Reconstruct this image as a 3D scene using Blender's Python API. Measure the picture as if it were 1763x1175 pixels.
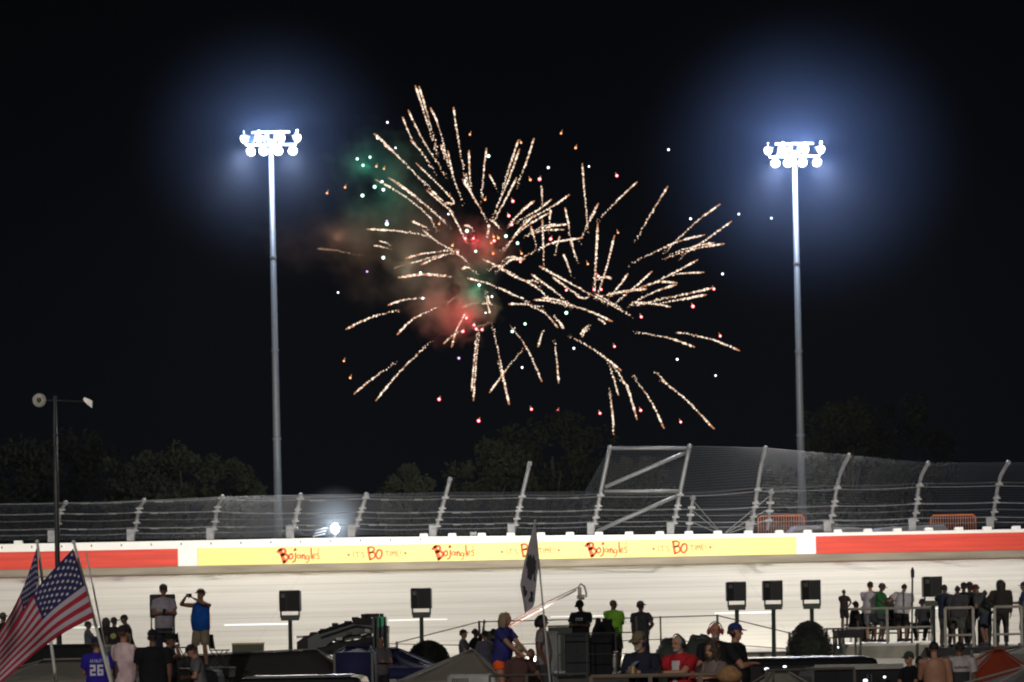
import bpy, bmesh, math, random
from math import pi, sin, cos, radians as R, sqrt
from mathutils import Vector as V, Matrix as M, noise as NZ
random.seed(7)
for o in list(bpy.data.objects): bpy.data.objects.remove(o)
S = bpy.context.scene
COL = S.collection

# ------------------------------------------------------------------ camera
F, YH, CZ, ROLL = 4900.0, 1080.0, 4.0, R(1.12)
cam = bpy.data.objects.new('camera', bpy.data.cameras.new('camera')); COL.objects.link(cam)
cam.data.sensor_width = 36; cam.data.lens = 36 * F / 1763
cam.data.shift_y = (YH - 587.5) / 1763
cam.data.clip_start = 1; cam.data.clip_end = 3000
ca, sa = cos(ROLL), sin(ROLL)
cam.matrix_world = M(((ca, sa, 0, 0), (0, 0, -1, 0), (-sa, ca, 0, CZ), (0, 0, 0, 1)))
S.camera = cam

def at(px, py, Y):
    u = (px - 881.5) / F; v = (YH - py) / F
    return V((Y * (u * ca + v * sa), Y, CZ + Y * (-u * sa + v * ca)))

# ------------------------------------------------------------------ world, exposure
W = bpy.data.worlds.new("World"); S.world = W; W.use_nodes = True
nt = W.node_tree; bg = nt.nodes['Background']
# clear night sky: near black overhead, a little town glow towards the horizon
tcw = nt.nodes.new('ShaderNodeTexCoord'); spw = nt.nodes.new('ShaderNodeSeparateXYZ'); rpw = nt.nodes.new('ShaderNodeValToRGB')
nt.links.new(tcw.outputs['Generated'], spw.inputs[0]); nt.links.new(spw.outputs[2], rpw.inputs[0]); nt.links.new(rpw.outputs[0], bg.inputs[0])
rpw.color_ramp.elements[0].position = 0; rpw.color_ramp.elements[0].color = (.020, .025, .041, 1)
rpw.color_ramp.elements[1].position = .24; rpw.color_ramp.elements[1].color = (.005, .005, .008, 1)
bg.inputs[1].default_value = 0.1
S.view_settings.view_transform = 'Standard'; S.view_settings.look = 'None'
S.view_settings.exposure = 0; S.view_settings.gamma = 1
cy = S.cycles
cy.use_denoising = True
cy.max_bounces = 4; cy.diffuse_bounces = 2; cy.glossy_bounces = 2; cy.volume_bounces = 0
cy.transmission_bounces = 2; cy.transparent_max_bounces = 16
cy.volume_step_rate = 2.0; cy.volume_max_steps = 96
cy.sample_clamp_indirect = 4
cy.pixel_filter_type = 'BLACKMAN_HARRIS'; cy.filter_width = 2.1

def lamp(name, kind, loc, power, color, target=None, size=45, blend=.4, radius=.3, parent=None):
    l = bpy.data.lights.new(name, kind); l.energy = power; l.color = color
    l.shadow_soft_size = radius
    if kind == 'SPOT': l.spot_size = R(size); l.spot_blend = blend
    o = bpy.data.objects.new(name, l); COL.objects.link(o); o.location = loc
    if target is not None:
        o.rotation_euler = (V(target) - V(loc)).to_track_quat('-Z', 'Y').to_euler()
    return o
sun = bpy.data.lights.new('moonlight', 'SUN'); sun.energy = 0.012; sun.angle = R(5); sun.color = (.8, .85, 1)
so = bpy.data.objects.new('moonlight', sun); COL.objects.link(so); so.rotation_euler = (R(50), 0, R(-20))

# unseen fill lamps added on the infield side to light track and crowd
TRACK_P, CROWD_P = 150000, 43000
TRACK_S, FIX_P = 19500, 5600
MASTS = [(-26, -6, 26), (26, -6, 26), (-62, 66, 26), (62, 66, 26)]
for (x, y, z), tx, pw, sz in zip(MASTS, (-9, 9, -14, 14), (1.05, 1.05, .2, .2), (15, 15, 34, 34)):
    lamp('added_mast_light', 'SPOT', (x, y, z), TRACK_P * pw, (1, .93, .82), (tx, 114, 5.0), sz * 1.35, .75, .5)
lamp('added_infield_light', 'SPOT', (-16, -14, 24), CROWD_P * 1.0, (1, .93, .88), (0, 42, 3), 31, .8, .6)
lamp('added_infield_light', 'SPOT', (22, -14, 24), CROWD_P * .4, (1, .90, .84), (0, 42, 3), 31, .8, .6)

# ------------------------------------------------------------------ materials
MATS = {}
def mat(name, col, rough=.7, metal=0, var=.15, scale=6, bump=0, spec=.4, stretch=(1, 1, 1), emit=None, es=0, coat=0, dark=None, trans=0):
    if name in MATS: return MATS[name]
    m = bpy.data.materials.new(name); m.use_nodes = True; n = m.node_tree; b = n.nodes['Principled BSDF']
    b.inputs['Roughness'].default_value = rough; b.inputs['Metallic'].default_value = metal
    b.inputs['Specular IOR Level'].default_value = spec; b.inputs['Coat Weight'].default_value = coat
    if emit is not None:
        b.inputs['Emission Color'].default_value = (*emit, 1); b.inputs['Emission Strength'].default_value = es
        m.cycles.emission_sampling = 'NONE'
    c2 = dark if dark else tuple(c * (1 - var) for c in col)
    c1 = tuple(min(1, c * (1 + var * .6)) for c in col)
    tc = n.nodes.new('ShaderNodeTexCoord'); mp = n.nodes.new('ShaderNodeMapping'); mp.inputs['Scale'].default_value = stretch
    nz = n.nodes.new('ShaderNodeTexNoise'); nz.inputs['Scale'].default_value = scale; nz.inputs['Detail'].default_value = 5
    rp = n.nodes.new('ShaderNodeValToRGB')
    rp.color_ramp.elements[0].position = .32; rp.color_ramp.elements[1].position = .68
    rp.color_ramp.elements[0].color = (*c2, 1); rp.color_ramp.elements[1].color = (*c1, 1)
    L = n.links.new
    L(tc.outputs['Object'], mp.inputs[0]); L(mp.outputs[0], nz.inputs['Vector']); L(nz.outputs[0], rp.inputs[0]); L(rp.outputs[0], b.inputs['Base Color'])
    if bump:
        bp = n.nodes.new('ShaderNodeBump'); bp.inputs['Strength'].default_value = bump; bp.inputs['Distance'].default_value = .02
        L(nz.outputs[0], bp.inputs['Height']); L(bp.outputs[0], b.inputs['Normal'])
    if trans:
        tr = n.nodes.new('ShaderNodeBsdfTranslucent'); mx = n.nodes.new('ShaderNodeMixShader'); mx.inputs[0].default_value = trans
        L(rp.outputs[0], tr.inputs[0]); L(b.outputs[0], mx.inputs[1]); L(tr.outputs[0], mx.inputs[2])
        L(mx.outputs[0], n.nodes['Material Output'].inputs[0])
    MATS[name] = m; return m
def cloth(name, col, **k):
    return mat('cloth_' + name, col, rough=.9, var=.22, scale=5, bump=.5, spec=.15, **k)

# ------------------------------------------------------------------ mesh helpers
class MB:
    def __init__(s): s.v = []; s.f = []; s.m = []; s.cur = 0
    def add(s, vs, fs):
        b = len(s.v); s.v += [tuple(x) for x in vs]; s.f += [tuple(i + b for i in f) for f in fs]; s.m += [s.cur] * len(fs); return s
    def box(s, c, d, rot=None, taper=1.0):
        hx, hy, hz = d[0] / 2, d[1] / 2, d[2] / 2; c = V(c); vs = []
        for z in (-1, 1):
            t = taper if z > 0 else 1
            for x, y in ((-1, -1), (1, -1), (1, 1), (-1, 1)):
                p = V((x * hx * t, y * hy * t, z * hz)); vs.append(c + (rot @ p if rot else p))
        return s.add(vs, [(0, 3, 2, 1), (4, 5, 6, 7), (0, 1, 5, 4), (1, 2, 6, 5), (2, 3, 7, 6), (3, 0, 4, 7)])
    def loft(s, secs, seg=12, close=True):
        """secs: list of (center, ax, ay) with ax, ay half-axis vectors"""
        vs = []; fs = []
        for c, ax, ay in secs:
            for k in range(seg):
                a = 2 * pi * k / seg; vs.append(V(c) + ax * cos(a) + ay * sin(a))
        n = len(secs)
        for i in range(n - 1):
            for k in range(seg):
                k2 = (k + 1) % seg
                fs.append((i * seg + k, i * seg + k2, (i + 1) * seg + k2, (i + 1) * seg + k))
        if close:
            fs.append(tuple(reversed(range(seg)))); fs.append(tuple((n - 1) * seg + k for k in range(seg)))
        return s.add(vs, fs)
    def tube(s, pts, r, seg=6, close=True):
        pts = [V(p) for p in pts]; rs = r if isinstance(r, (list, tuple)) else [r] * len(pts)
        secs = []
        for i, p in enumerate(pts):
            d = (pts[min(i + 1, len(pts) - 1)] - pts[max(i - 1, 0)])
            d = d.normalized() if d.length > 1e-9 else V((0, 0, 1))
            h = V((0, 0, 1)) if abs(d.z) < .9 else V((1, 0, 0))
            x = d.cross(h).normalized(); y = x.cross(d).normalized() * -1
            secs.append((p, x * rs[i], y * rs[i]))
        return s.loft(secs, seg, close)
    def ell(s, c, r, rot=None, nu=12, nv=8):
        c = V(c); r = r if isinstance(r, (tuple, list)) else (r, r, r); vs = []; fs = []
        for j in range(1, nv):
            t = pi * j / nv
            for k in range(nu):
                a = 2 * pi * k / nu
                p = V((r[0] * sin(t) * cos(a), r[1] * sin(t) * sin(a), r[2] * cos(t))); vs.append(c + (rot @ p if rot else p))
        top = V((0, 0, r[2])); vs.append(c + (rot @ top if rot else top)); vs.append(c - (rot @ top if rot else top))
        for j in range(nv - 2):
            for k in range(nu):
                k2 = (k + 1) % nu; fs.append((j * nu + k, (j + 1) * nu + k, (j + 1) * nu + k2, j * nu + k2))
        T = len(vs) - 2
        for k in range(nu):
            k2 = (k + 1) % nu; fs.append((T, k, k2)); b = (nv - 2) * nu; fs.append((T + 1, b + k2, b + k))
        return s.add(vs, fs)
    def cap(s, p0, p1, r0, r1, seg=10):
        p0, p1 = V(p0), V(p1); s.tube([p0, p1], [r0, r1], seg); s.ell(p0, r0, None, seg, 6); s.ell(p1, r1, None, seg, 6); return s
    def octa(s, c, r):
        c = V(c); r = r if isinstance(r, tuple) else (r, r, r)
        vs = [c + V(q) for q in ((r[0], 0, 0), (-r[0], 0, 0), (0, r[1], 0), (0, -r[1], 0), (0, 0, r[2]), (0, 0, -r[2]))]
        return s.add(vs, [(0, 2, 4), (2, 1, 4), (1, 3, 4), (3, 0, 4), (2, 0, 5), (1, 2, 5), (3, 1, 5), (0, 3, 5)])
    def prism(s, poly, thick):
        """poly: list of 3D points (planar), thick: vector"""
        n = len(poly); t = V(thick); vs = [V(p) for p in poly] + [V(p) + t for p in poly]
        fs = [tuple(range(n)), tuple(reversed(range(n, 2 * n)))] + [(i, i + n, (i + 1) % n + n, (i + 1) % n) for i in range(n)]
        return s.add(vs, fs)
    def mesh(s, name):
        me = bpy.data.meshes.new(name); me.from_pydata(s.v, [], s.f); return me
    def build(s, name, m, parent=None, smooth=False, loc=None, bevel=0, fixn=True):
        me = s.mesh(name)
        ms = m if isinstance(m, (list, tuple)) else [m]
        for q in ms: me.materials.append(q)
        if len(ms) > 1: me.polygons.foreach_set('material_index', s.m)
        if fixn:
            bm = bmesh.new(); bm.from_mesh(me); bmesh.ops.recalc_face_normals(bm, faces=bm.faces[:]); bm.to_mesh(me); bm.free()
        if smooth: me.polygons.foreach_set('use_smooth', [True] * len(me.polygons))
        o = bpy.data.objects.new(name, me); COL.objects.link(o)
        if loc is not None: o.location = loc
        if parent: o.parent = parent
        if bevel:
            b = o.modifiers.new('bevel', 'BEVEL'); b.width = bevel; b.segments = 2; b.limit_method = 'ANGLE'
        return o
def tag(o, label=None, cat=None, group=None, kind=None):
    if label: o['label'] = label
    if cat: o['category'] = cat
    if group: o['group'] = group
    if kind: o['kind'] = kind
    return o
def empty(name, loc, label, cat, group=None, rz=0, sc=1):
    o = bpy.data.objects.new(name, None); COL.objects.link(o); o.location = loc; o.rotation_euler = (0, 0, rz)
    o.scale = (sc, sc, sc); o.empty_display_size = .2
    return tag(o, label, cat, group)
def copy_tree(o, parent=None):
    c = o.copy(); COL.objects.link(c); c.parent = parent
    for ch in [x for x in o.children]: copy_tree(ch, c)
    return c

# ------------------------------------------------------------------ ground, track
YB = 120.0                                  # barrier distance
zb = at(881.5, 964, YB).z                    # barrier panel bottom
def track_z(Y): return 2.0 + (Y - 85) * (zb - .32 - 2.0) / (YB - 85)
def strip(name, prof, x0, x1, m, nx=40, seg=None):
    b = MB(); n = len(prof)
    for i in range(nx + 1):
        x = x0 + (x1 - x0) * i / nx
        for y, z in prof: b.v.append((x, y, z))
    for i in range(nx):
        for j in range(n - 1):
            b.f.append((i * n + j, (i + 1) * n + j, (i + 1) * n + j + 1, i * n + j + 1)); b.m.append(0)
    o = b.build(name, m); tag(o, kind='structure'); return o
m_grass = mat('infield_grass', (.035, .04, .022), .95, var=.4, scale=.6)
zt = track_z(YB)
strip('ground', [(-40, 0), (84, 0), (89.6, .6), (89.9, track_z(90) - .05), (119, track_z(119) - .25), (120.9, zt + .2), (121.2, zt + .72), (200, zt + .9), (420, zt + 2)], -210, 210, m_grass, 60)
# concrete track with lane streaks, joints and faint tyre marks
def track_mat():
    m = bpy.data.materials.new('track_concrete'); m.use_nodes = True; n = m.node_tree; b = n.nodes['Principled BSDF']; L = n.links.new
    b.inputs['Roughness'].default_value = .85; b.inputs['Specular IOR Level'].default_value = .2
    tc = n.nodes.new('ShaderNodeTexCoord')
    def nz(sc, stretch, det=4):
        mp = n.nodes.new('ShaderNodeMapping'); mp.inputs['Scale'].default_value = stretch
        t = n.nodes.new('ShaderNodeTexNoise'); t.inputs['Scale'].default_value = sc; t.inputs['Detail'].default_value = det
        L(tc.outputs['Object'], mp.inputs[0]); L(mp.outputs[0], t.inputs['Vector']); return t.outputs[0]
    def ramp(src, p0, p1, c0, c1):
        r = n.nodes.new('ShaderNodeValToRGB'); r.color_ramp.elements[0].position = p0; r.color_ramp.elements[1].position = p1
        r.color_ramp.elements[0].color = (*c0, 1); r.color_ramp.elements[1].color = (*c1, 1); L(src, r.inputs[0]); return r.outputs[0]
    def mul(a, b_, f=1):
        x = n.nodes.new('ShaderNodeMix'); x.data_type = 'RGBA'; x.blend_type = 'MULTIPLY'; x.inputs[0].default_value = f
        L(a, x.inputs[6]); L(b_, x.inputs[7]); return x.outputs[2]
    base = ramp(nz(1, (.02, .8, .8)), .3, .7, (.455, .423, .368), (.525, .492, .43))
    s2 = ramp(nz(1, (.006, 4.5, 4.5), 2), .36, .50, (.88, .87, .85), (1, 1, 1))
    s3 = ramp(nz(.25, (.6, 2, 2), 6), .3, .62, (.86, .855, .84), (1, 1, 1))
    # longitudinal construction joints
    sep = n.nodes.new('ShaderNodeSeparateXYZ'); L(tc.outputs['Object'], sep.inputs[0])
    def joint(src, period, width, lo):
        a = n.nodes.new('ShaderNodeMath'); a.operation = 'DIVIDE'; L(src, a.inputs[0]); a.inputs[1].default_value = period
        f = n.nodes.new('ShaderNodeMath'); f.operation = 'FRACT'; L(a.outputs[0], f.inputs[0])
        c = n.nodes.new('ShaderNodeMath'); c.operation = 'LESS_THAN'; L(f.outputs[0], c.inputs[0]); c.inputs[1].default_value = width / period
        r = ramp(c.outputs[0], 0, 1, (1, 1, 1), lo); return r
    o = mul(mul(mul(base, s2, .8), s3, .9), joint(sep.outputs[1], 3.6, .11, (.62, .60, .57)), .85)
    wob = n.nodes.new('ShaderNodeMath'); wob.operation = 'ADD'; L(sep.outputs[0], wob.inputs[0]); wob.inputs[1].default_value = 300
    o = mul(o, joint(wob.outputs[0], 9.1, .05, (.88, .88, .87)), .7)
    L(o, b.inputs['Base Color']); return m
m_track = track_mat()
prof = [(90 + 30 * t / 14, 0) for t in range(15)]; prof = [(y, track_z(y)) for y, _ in prof]
strip('track', prof, -160, 160, m_track, 60)
# white dashes of the lane line
m_dash = mat('lane_paint', (.85, .85, .83), .6, var=.05)
for k, (x0, x1, py) in enumerate(((385, 502, 1077), (668, 770, 1069), (948, 1045, 1063), (1231, 1332, 1057), (100, 215, 1082), (1512, 1620, 1050))):
    lo, hi = 90, 119
    for _ in range(40):
        mid = (lo + hi) / 2
        if at((x0 + x1) / 2, py, mid).z > track_z(mid): lo = mid
        else: hi = mid
    Y = (lo + hi) / 2; a = at(x0, py, Y).x; c = at(x1, py, Y).x
    b = MB(); z0, z1 = track_z(Y) + .006, track_z(Y + .42) + .006
    b.add([(a, Y, z0), (c, Y, z0), (c, Y + .42, z1), (a, Y + .42, z1)], [(0, 1, 2, 3)])
    tag(b.build('lane_marking', m_dash), kind='structure')

# infield service road in front of the inner wall
m_asph = mat('asphalt', (.05, .05, .052), .9, var=.3, scale=2)
strip('infield_road', [(66, .02), (78, .02)], -150, 150, m_asph, 20)
# low inner wall with a rail on top
iw = empty('inner_wall', (0, 89.5, 0), 'low pale inner wall with dark top edge at the foot of the track', 'wall')
MB().box((0, 0, 1.5), (260, .3, 3.0)).build('wall_body', mat('inner_wall_paint', (.20, .185, .165), .8, var=.25, scale=.8), iw)
MB().box((0, -.02, 3.035), (260, .38, .07)).build('wall_cap', mat('inner_wall_cap', (.06, .06, .055), .7), iw)

# ------------------------------------------------------------------ outer barrier with painted sections
bar = empty('safety_barrier', (0, YB, zt), 'long race track wall painted red, white and yellow with red lettering', 'wall')
def xb(px): return at(px, 950, YB).x
m_red = mat('barrier_red', (.62, .045, .022), .6, var=.22, scale=1.2, stretch=(.25, 1, 7))
m_yel = mat('barrier_yellow', (.86, .74, .25), .55, var=.06, scale=1, stretch=(.4, 1, 4))
m_wht = mat('barrier_white', (.82, .82, .80), .6, var=.05, scale=1.5)
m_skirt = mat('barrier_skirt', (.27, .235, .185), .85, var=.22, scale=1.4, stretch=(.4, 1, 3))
H = .735
for x0, x1, m in ((-95, xb(306), m_red), (xb(306), xb(340), m_wht), (xb(340), xb(1371), m_yel), (xb(1371), xb(1405), m_wht), (xb(1405), 95, m_red)):
    MB().box(((x0 + x1) / 2 , .25, zb - zt + H / 2), (x1 - x0 - .012, .5, H)).build('painted_panel', m, bar)
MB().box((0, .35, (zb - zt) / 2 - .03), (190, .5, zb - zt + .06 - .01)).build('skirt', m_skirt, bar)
# white cap band, thinner towards the right
b = MB()
nx = 60
for i in range(nx + 1):
    x = -95 + 190 * i / nx; px = (x / YB) * F + 881
    h = .34 if px < 600 else max(.14, .34 - (px - 600) / 800 * .2)
    for y, z in ((.04, 0), (.04, h), (.8, h), (.8, 0)): b.v.append((x, y, zb - zt + H + z))
for i in range(nx):
    for j in range(4):
        b.f.append((i * 4 + j, (i + 1) * 4 + j, (i + 1) * 4 + (j + 1) % 4, i * 4 + (j + 1) % 4)); b.m.append(0)
b.build('top_band', m_wht, bar)
def ztop(px):
    h = .34 if px < 600 else max(.14, .34 - (px - 600) / 800 * .2)
    return zb + H + h
# small dark bolts / drain notches along the band, left half
b = MB()
for k in range(46):
    px = -100 + 51.5 * k
    if px < 760: b.box((xb(px), .035, zb - zt + H + .20), (.05, .02, .09))
b.build('bolt_row', mat('bolt_dark', (.08, .06, .05), .6), bar)
m_blk = mat('cap_block_white', (.80, .80, .78), .6, var=.06)
px0 = [730, 779, 830, 880, 932, 982, 1032, 1084, 1137, 1187, 1237, 1290, 1343, 1392, 1444, 1496, 1547, 1601, 1653, 1702, 1752, 1803, 30]
for px in px0:
    MB().box((xb(px), .3, ztop(px) - zt + .07), (.36, .4, .14), taper=.9).build('cap_block', m_blk, bar, bevel=.02)
# lettering
m_let = mat('lettering_red', (.70, .10, .035), .6, var=.08)
m_let2 = mat('lettering_pale', (.72, .20, .12), .6, var=.05)
def ribbon(b, pts, w, y=-.008):
    """flat stroke, pts in (x, z) metres; w list or number"""
    n = len(pts); ws = w if isinstance(w, list) else [w] * n
    P = [V((p[0], p[1])) for p in pts]; L_ = []; R_ = []
    for i, p in enumerate(P):
        d = P[min(i + 1, n - 1)] - P[max(i - 1, 0)]; d = d.normalized() if d.length > 1e-6 else V((1, 0)); q = V((-d.y, d.x)) * ws[i] / 2
        e = -d * ws[i] * .3 if i == 0 else (d * ws[i] * .3 if i == n - 1 else V((0, 0)))
        L_.append(p + q + e); R_.append(p - q + e)
    for i in range(n - 1):
        qd = [L_[i], L_[i + 1], R_[i + 1], R_[i]]
        b.prism([(c.x, y, c.y) for c in qd], (0, .012, 0))
def smoothp(pts, k=4):
    out = []
    for i in range(len(pts) - 1):
        p0 = pts[max(i - 1, 0)]; p1 = pts[i]; p2 = pts[i + 1]; p3 = pts[min(i + 2, len(pts) - 1)]
        for j in range(k):
            t = j / k
            out.append(tuple(.5 * (2 * p1[a] + (p2[a] - p0[a]) * t + (2 * p0[a] - 5 * p1[a] + 4 * p2[a] - p3[a]) * t * t + (3 * p1[a] - p0[a] - 3 * p2[a] + p3[a]) * t ** 3) for a in range(len(p1))))
    out.append(tuple(pts[-1])); return out
# pixel-sized glyph sketches of the painted words: origin (465,925), 6.78 px per photo pixel
Z = 6.78; G = YB / F
def word(strokes, px_shift, name, m):
    b = MB()
    for pts, w in strokes:
        q = smoothp(pts, 4) if len(pts) > 2 else pts
        P = []
        for x, y in q:
            p = at(465 + x / Z + px_shift, 925 + y / Z - px_shift * .0196, YB); P.append((p.x, p.z - zt))
        ribbon(b, P, w / Z * G)
    return b.build(name, m, bar)
logo = [([(118, 150), (140, 215), (165, 292)], 44), ([(88, 178), (112, 152), (150, 140), (176, 152), (172, 186), (132, 214)], 30),
        ([(140, 208), (188, 206), (212, 232), (200, 262), (160, 296)], 31),
        ([(248, 195), (226, 212), (222, 240), (240, 256), (262, 240), (264, 212), (248, 195)], 19),
        ([(296, 190), (298, 240), (288, 280), (262, 292)], 19), ([(278, 150), (306, 150)], 16), ([(291, 132), (293, 160)], 17), ([(280, 162), (302, 138)], 12),
        ([(346, 212), (324, 206), (316, 232), (332, 248), (350, 228), (352, 206), (356, 250)], 12),
        ([(374, 208), (378, 252)], 17), ([(376, 222), (394, 206), (404, 224), (408, 258)], 17),
        ([(452, 226), (430, 216), (420, 240), (434, 258), (454, 240), (458, 220), (456, 266), (440, 292), (418, 290)], 12),
        ([(478, 132), (482, 200), (488, 252)], 20),
        ([(502, 232), (526, 214), (516, 196), (500, 214), (506, 246), (532, 244)], 11),
        ([(572, 194), (552, 188), (546, 208), (568, 222), (570, 248), (544, 254)], 12),
        ([(566, 134), (556, 152)], 11), ([(562, 162), (572, 176)], 8)]
bo = [([(1146, 128), (1152, 190), (1168, 262)], 28), ([(1140, 126), (1180, 118), (1214, 134), (1206, 166), (1162, 186)], 22),
      ([(1164, 184), (1208, 180), (1226, 212), (1210, 244), (1168, 262)], 22),
      ([(1256, 160), (1238, 200), (1248, 244), (1280, 248), (1304, 210), (1300, 162), (1274, 148), (1256, 160)], 24),
      ([(912, 205), (922, 211)], 26), ([(1574, 186), (1584, 192)], 26)]
thin = [([(972, 172), (980, 236)], 11), ([(1000, 178), (1034, 174)], 11), ([(1016, 178), (1022, 236)], 11), ([(1048, 172), (1046, 182)], 8),
        ([(1094, 178), (1072, 182), (1074, 202), (1094, 212), (1096, 230), (1074, 236)], 11),
        ([(1346, 168), (1382, 164)], 11), ([(1364, 168), (1368, 226)], 11), ([(1400, 164), (1404, 224)], 11),
        ([(1424, 224), (1422, 164), (1440, 196), (1456, 162), (1462, 222)], 11), ([(1502, 162), (1478, 164), (1484, 220), (1508, 218)], 11), ([(1482, 190), (1500, 188)], 11),
        ([(1524, 160), (1527, 198)], 11), ([(1528, 210), (1529, 216)], 11)]
for s in (0, 266.5, 530):
    word(logo, s, 'sign_lettering', m_let)
for s in (0, 264, 525):
    word(bo, s, 'sign_lettering', m_let)
    word(thin, s, 'sign_lettering', m_let2)

# ------------------------------------------------------------------ catch fence
YF = YB + .62
m_galv = mat('galvanised', (.15, .152, .158), .5, metal=.3, var=.2, scale=4)
m_wire = mat('wire', (.035, .04, .05), .5, metal=.3, var=.1)
fe = empty('catch_fence', (0, YF, zt), 'tall steel catch fence of leaning posts, cables and mesh above the track wall', 'fence')
fo = V((0, YF, zt))
posts = [(-45, 932, -24, 868, 1), (92, 930, 113, 866, 1), (228, 928, 248, 862, 1), (365, 926, 383, 856, 1), (502, 923, 518, 853, 0), (608, 921, 631, 852, 0), (748, 921, 775, 826, 0), (883, 919, 912, 799, 0),
         (1020, 917, 1050, 771, 0), (1157, 916, 1187, 769, 0), (1293, 914, 1318, 772, .35), (1427, 912, 1462, 785, 1), (1573, 909, 1598, 798, 1), (1707, 907, 1736, 797, 1), (1845, 905, 1874, 797, 1)]
def post_curve(p):
    bx, by, tx, ty, c = p
    a = at(bx, by, YF); e = at(tx, ty, YF - 1.1 if c else YF - .35)
    if c:  # most of the rise first, then bends in over the track
        m1 = a.lerp(e, .35); m2 = a.lerp(e, .75)
        m1.x -= .06 * (c); m1.y += .25 * c; m2.x -= .13 * c; m2.z += .02; m2.y += .3 * c
        pts = smoothp([tuple(a), tuple(m1), tuple(m2), tuple(e)], 5)
    else: pts = [tuple(a.lerp(e, k / 8)) for k in range(9)]
    return [V(q) - fo for q in pts]
curves = [post_curve(p) for p in posts]
for p, c in zip(posts, curves):
    b = MB(); b.tube(c, .085 if p[4] < .9 else .075, 8); q = c[-1]; b.ell(q, .11, None, 8, 6)
    o = b.build('post', m_galv, fe, smooth=True)
    b = MB(); b.box(c[0] + V((-.07, -.03, .16)), (.3, .22, .5)); b.build('post_base', m_galv, o)
    tot = (c[-1] - c[0]).z
    for hz in (.35, .62, .95, 1.1, 1.55):
        t = hz / tot
        if t < .95:
            i = t * (len(c) - 1); j = int(i); q = c[j].lerp(c[j + 1], i - j)
            b = MB(); b.box(q + V((.02, -.08, 0)), (.3, .12, .07)); b.box(q + V((.05, -.08, .05)), (.1, .14, .14))
            b.build('cable_clamp', m_galv, o)
# short guy posts
for bx, by, tx, ty in ((1185, 916, 1193, 858), (1322, 913, 1328, 848)):
    a = at(bx, by, YF - .25) - fo; e = at(tx, ty, YF - .25) - fo
    b = MB(); b.tube([a, e], .07, 8); b.ell(e, .13, None, 8, 6)
    for t in (.25, .5, .72): b.box(a.lerp(e, t), (.3, .2, .1))
    b.build('short_post', m_galv, fe, smooth=False)
# cables, each in spans with a little sag
def curve_at(c, h):
    tot = (c[-1] - c[0]).z; t = min(1, h / tot) * (len(c) - 1); j = min(int(t), len(c) - 2); return c[j].lerp(c[j + 1], t - j)
for h, r in ((.25, .013), (.45, .018), (.95, .018), (.72, .009), (1.5, .014), (1.62, .006)):
    b = MB(); pts = []
    for i in range(len(curves) - 1):
        A, B = curve_at(curves[i], h), curve_at(curves[i + 1], h)
        for k in range(6):
            t = k / 6; q = A.lerp(B, t); q.z -= .05 * 4 * t * (1 - t) * (1 if i % 2 else .5); pts.append(q + V((0, -.1, 0)))
    b.tube(pts, r, 5); b.build('cable', m_galv, fe)
# sleeves that catch the light on the upper cable
b = MB()
for i in range(1, len(curves) - 1):
    for h in (1.5, .95, .45):
        if i < 8:
            A = curve_at(curves[i], h); B = curve_at(curves[i + 1], h)
            for t in ((.15, .28) if (i + int(h * 10)) % 2 else (.2, .62)):
                q = A.lerp(B, t) + V((0, -.1, -.04)); b.tube([q, q + (B - A).normalized() * .34], .035, 5)
b.build('cable_sleeves', m_galv, fe)
# guy cables by the gate
b = MB()
for x0, y0, x1, y1 in ((1193, 862, 1240, 916), (1193, 880, 1238, 916), (1193, 900, 1236, 918), (1328, 852, 1248, 918), (1328, 874, 1250, 918), (1328, 893, 1256, 918), (1316, 845, 1330, 850)):
    b.tube([at(x0, y0, YF - .3) - fo, at(x1, y1, YF - .3) - fo], .016, 5)
b.build('guy_cable', m_galv, fe)
# wire mesh between the posts
tops = [866, 866, 862, 856, 853, 849, 848, 848, 771, 769, 772, 785, 798, 797, 797]
b = MB()
def mesh_col(u):
    i = min(int(u), len(curves) - 2); t = u - i; full = []
    step = i == 7
    for k in range(11):
        h = k / 10
        cols = []
        for j in (i, i + 1):
            c = curves[j]; base = c[0].z + fo.z
            tj = 846 if step and j == 8 else tops[j]
            frac = min(1, (posts[j][1] - tj) / (posts[j][1] - posts[j][3])) * h
            q = frac * (len(c) - 1); a = min(int(q), len(c) - 2); cols.append(c[a].lerp(c[a + 1], q - a))
        full.append(cols[0].lerp(cols[1], t))
    return full
NU = 30
colsM = [mesh_col(u / NU) for u in range(NU * (len(curves) - 1))]
for c in colsM: b.tube([c[0], c[2], c[4], c[6], c[8], c[10]], .0038, 3, False)
for k in range(0, 33):
    row = []
    for c in colsM[::6] + [colsM[-1]]:
        q = k / 32 * 10; a = min(int(q), 9); row.append(c[a].lerp(c[a + 1], q - a))
    b.tube(row, .0046 if k < 32 else .007, 3, False)
b.build('wire_mesh', m_wire, fe, fixn=False)
# braced gate frame between the two tallest posts
g = MB()
for x0, y0, x1, y1, r in ((1050, 772, 1187, 772, .075), (1042, 839, 1184, 778, .085), (1040, 846, 1170, 846, .07), (1027, 915, 1170, 852, .085)):
    g.tube([at(x0, y0, YF - .2) - fo, at(x1, y1, YF - .2) - fo], r, 8)
g.build('gate_bracing', m_galv, fe, smooth=True)

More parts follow.
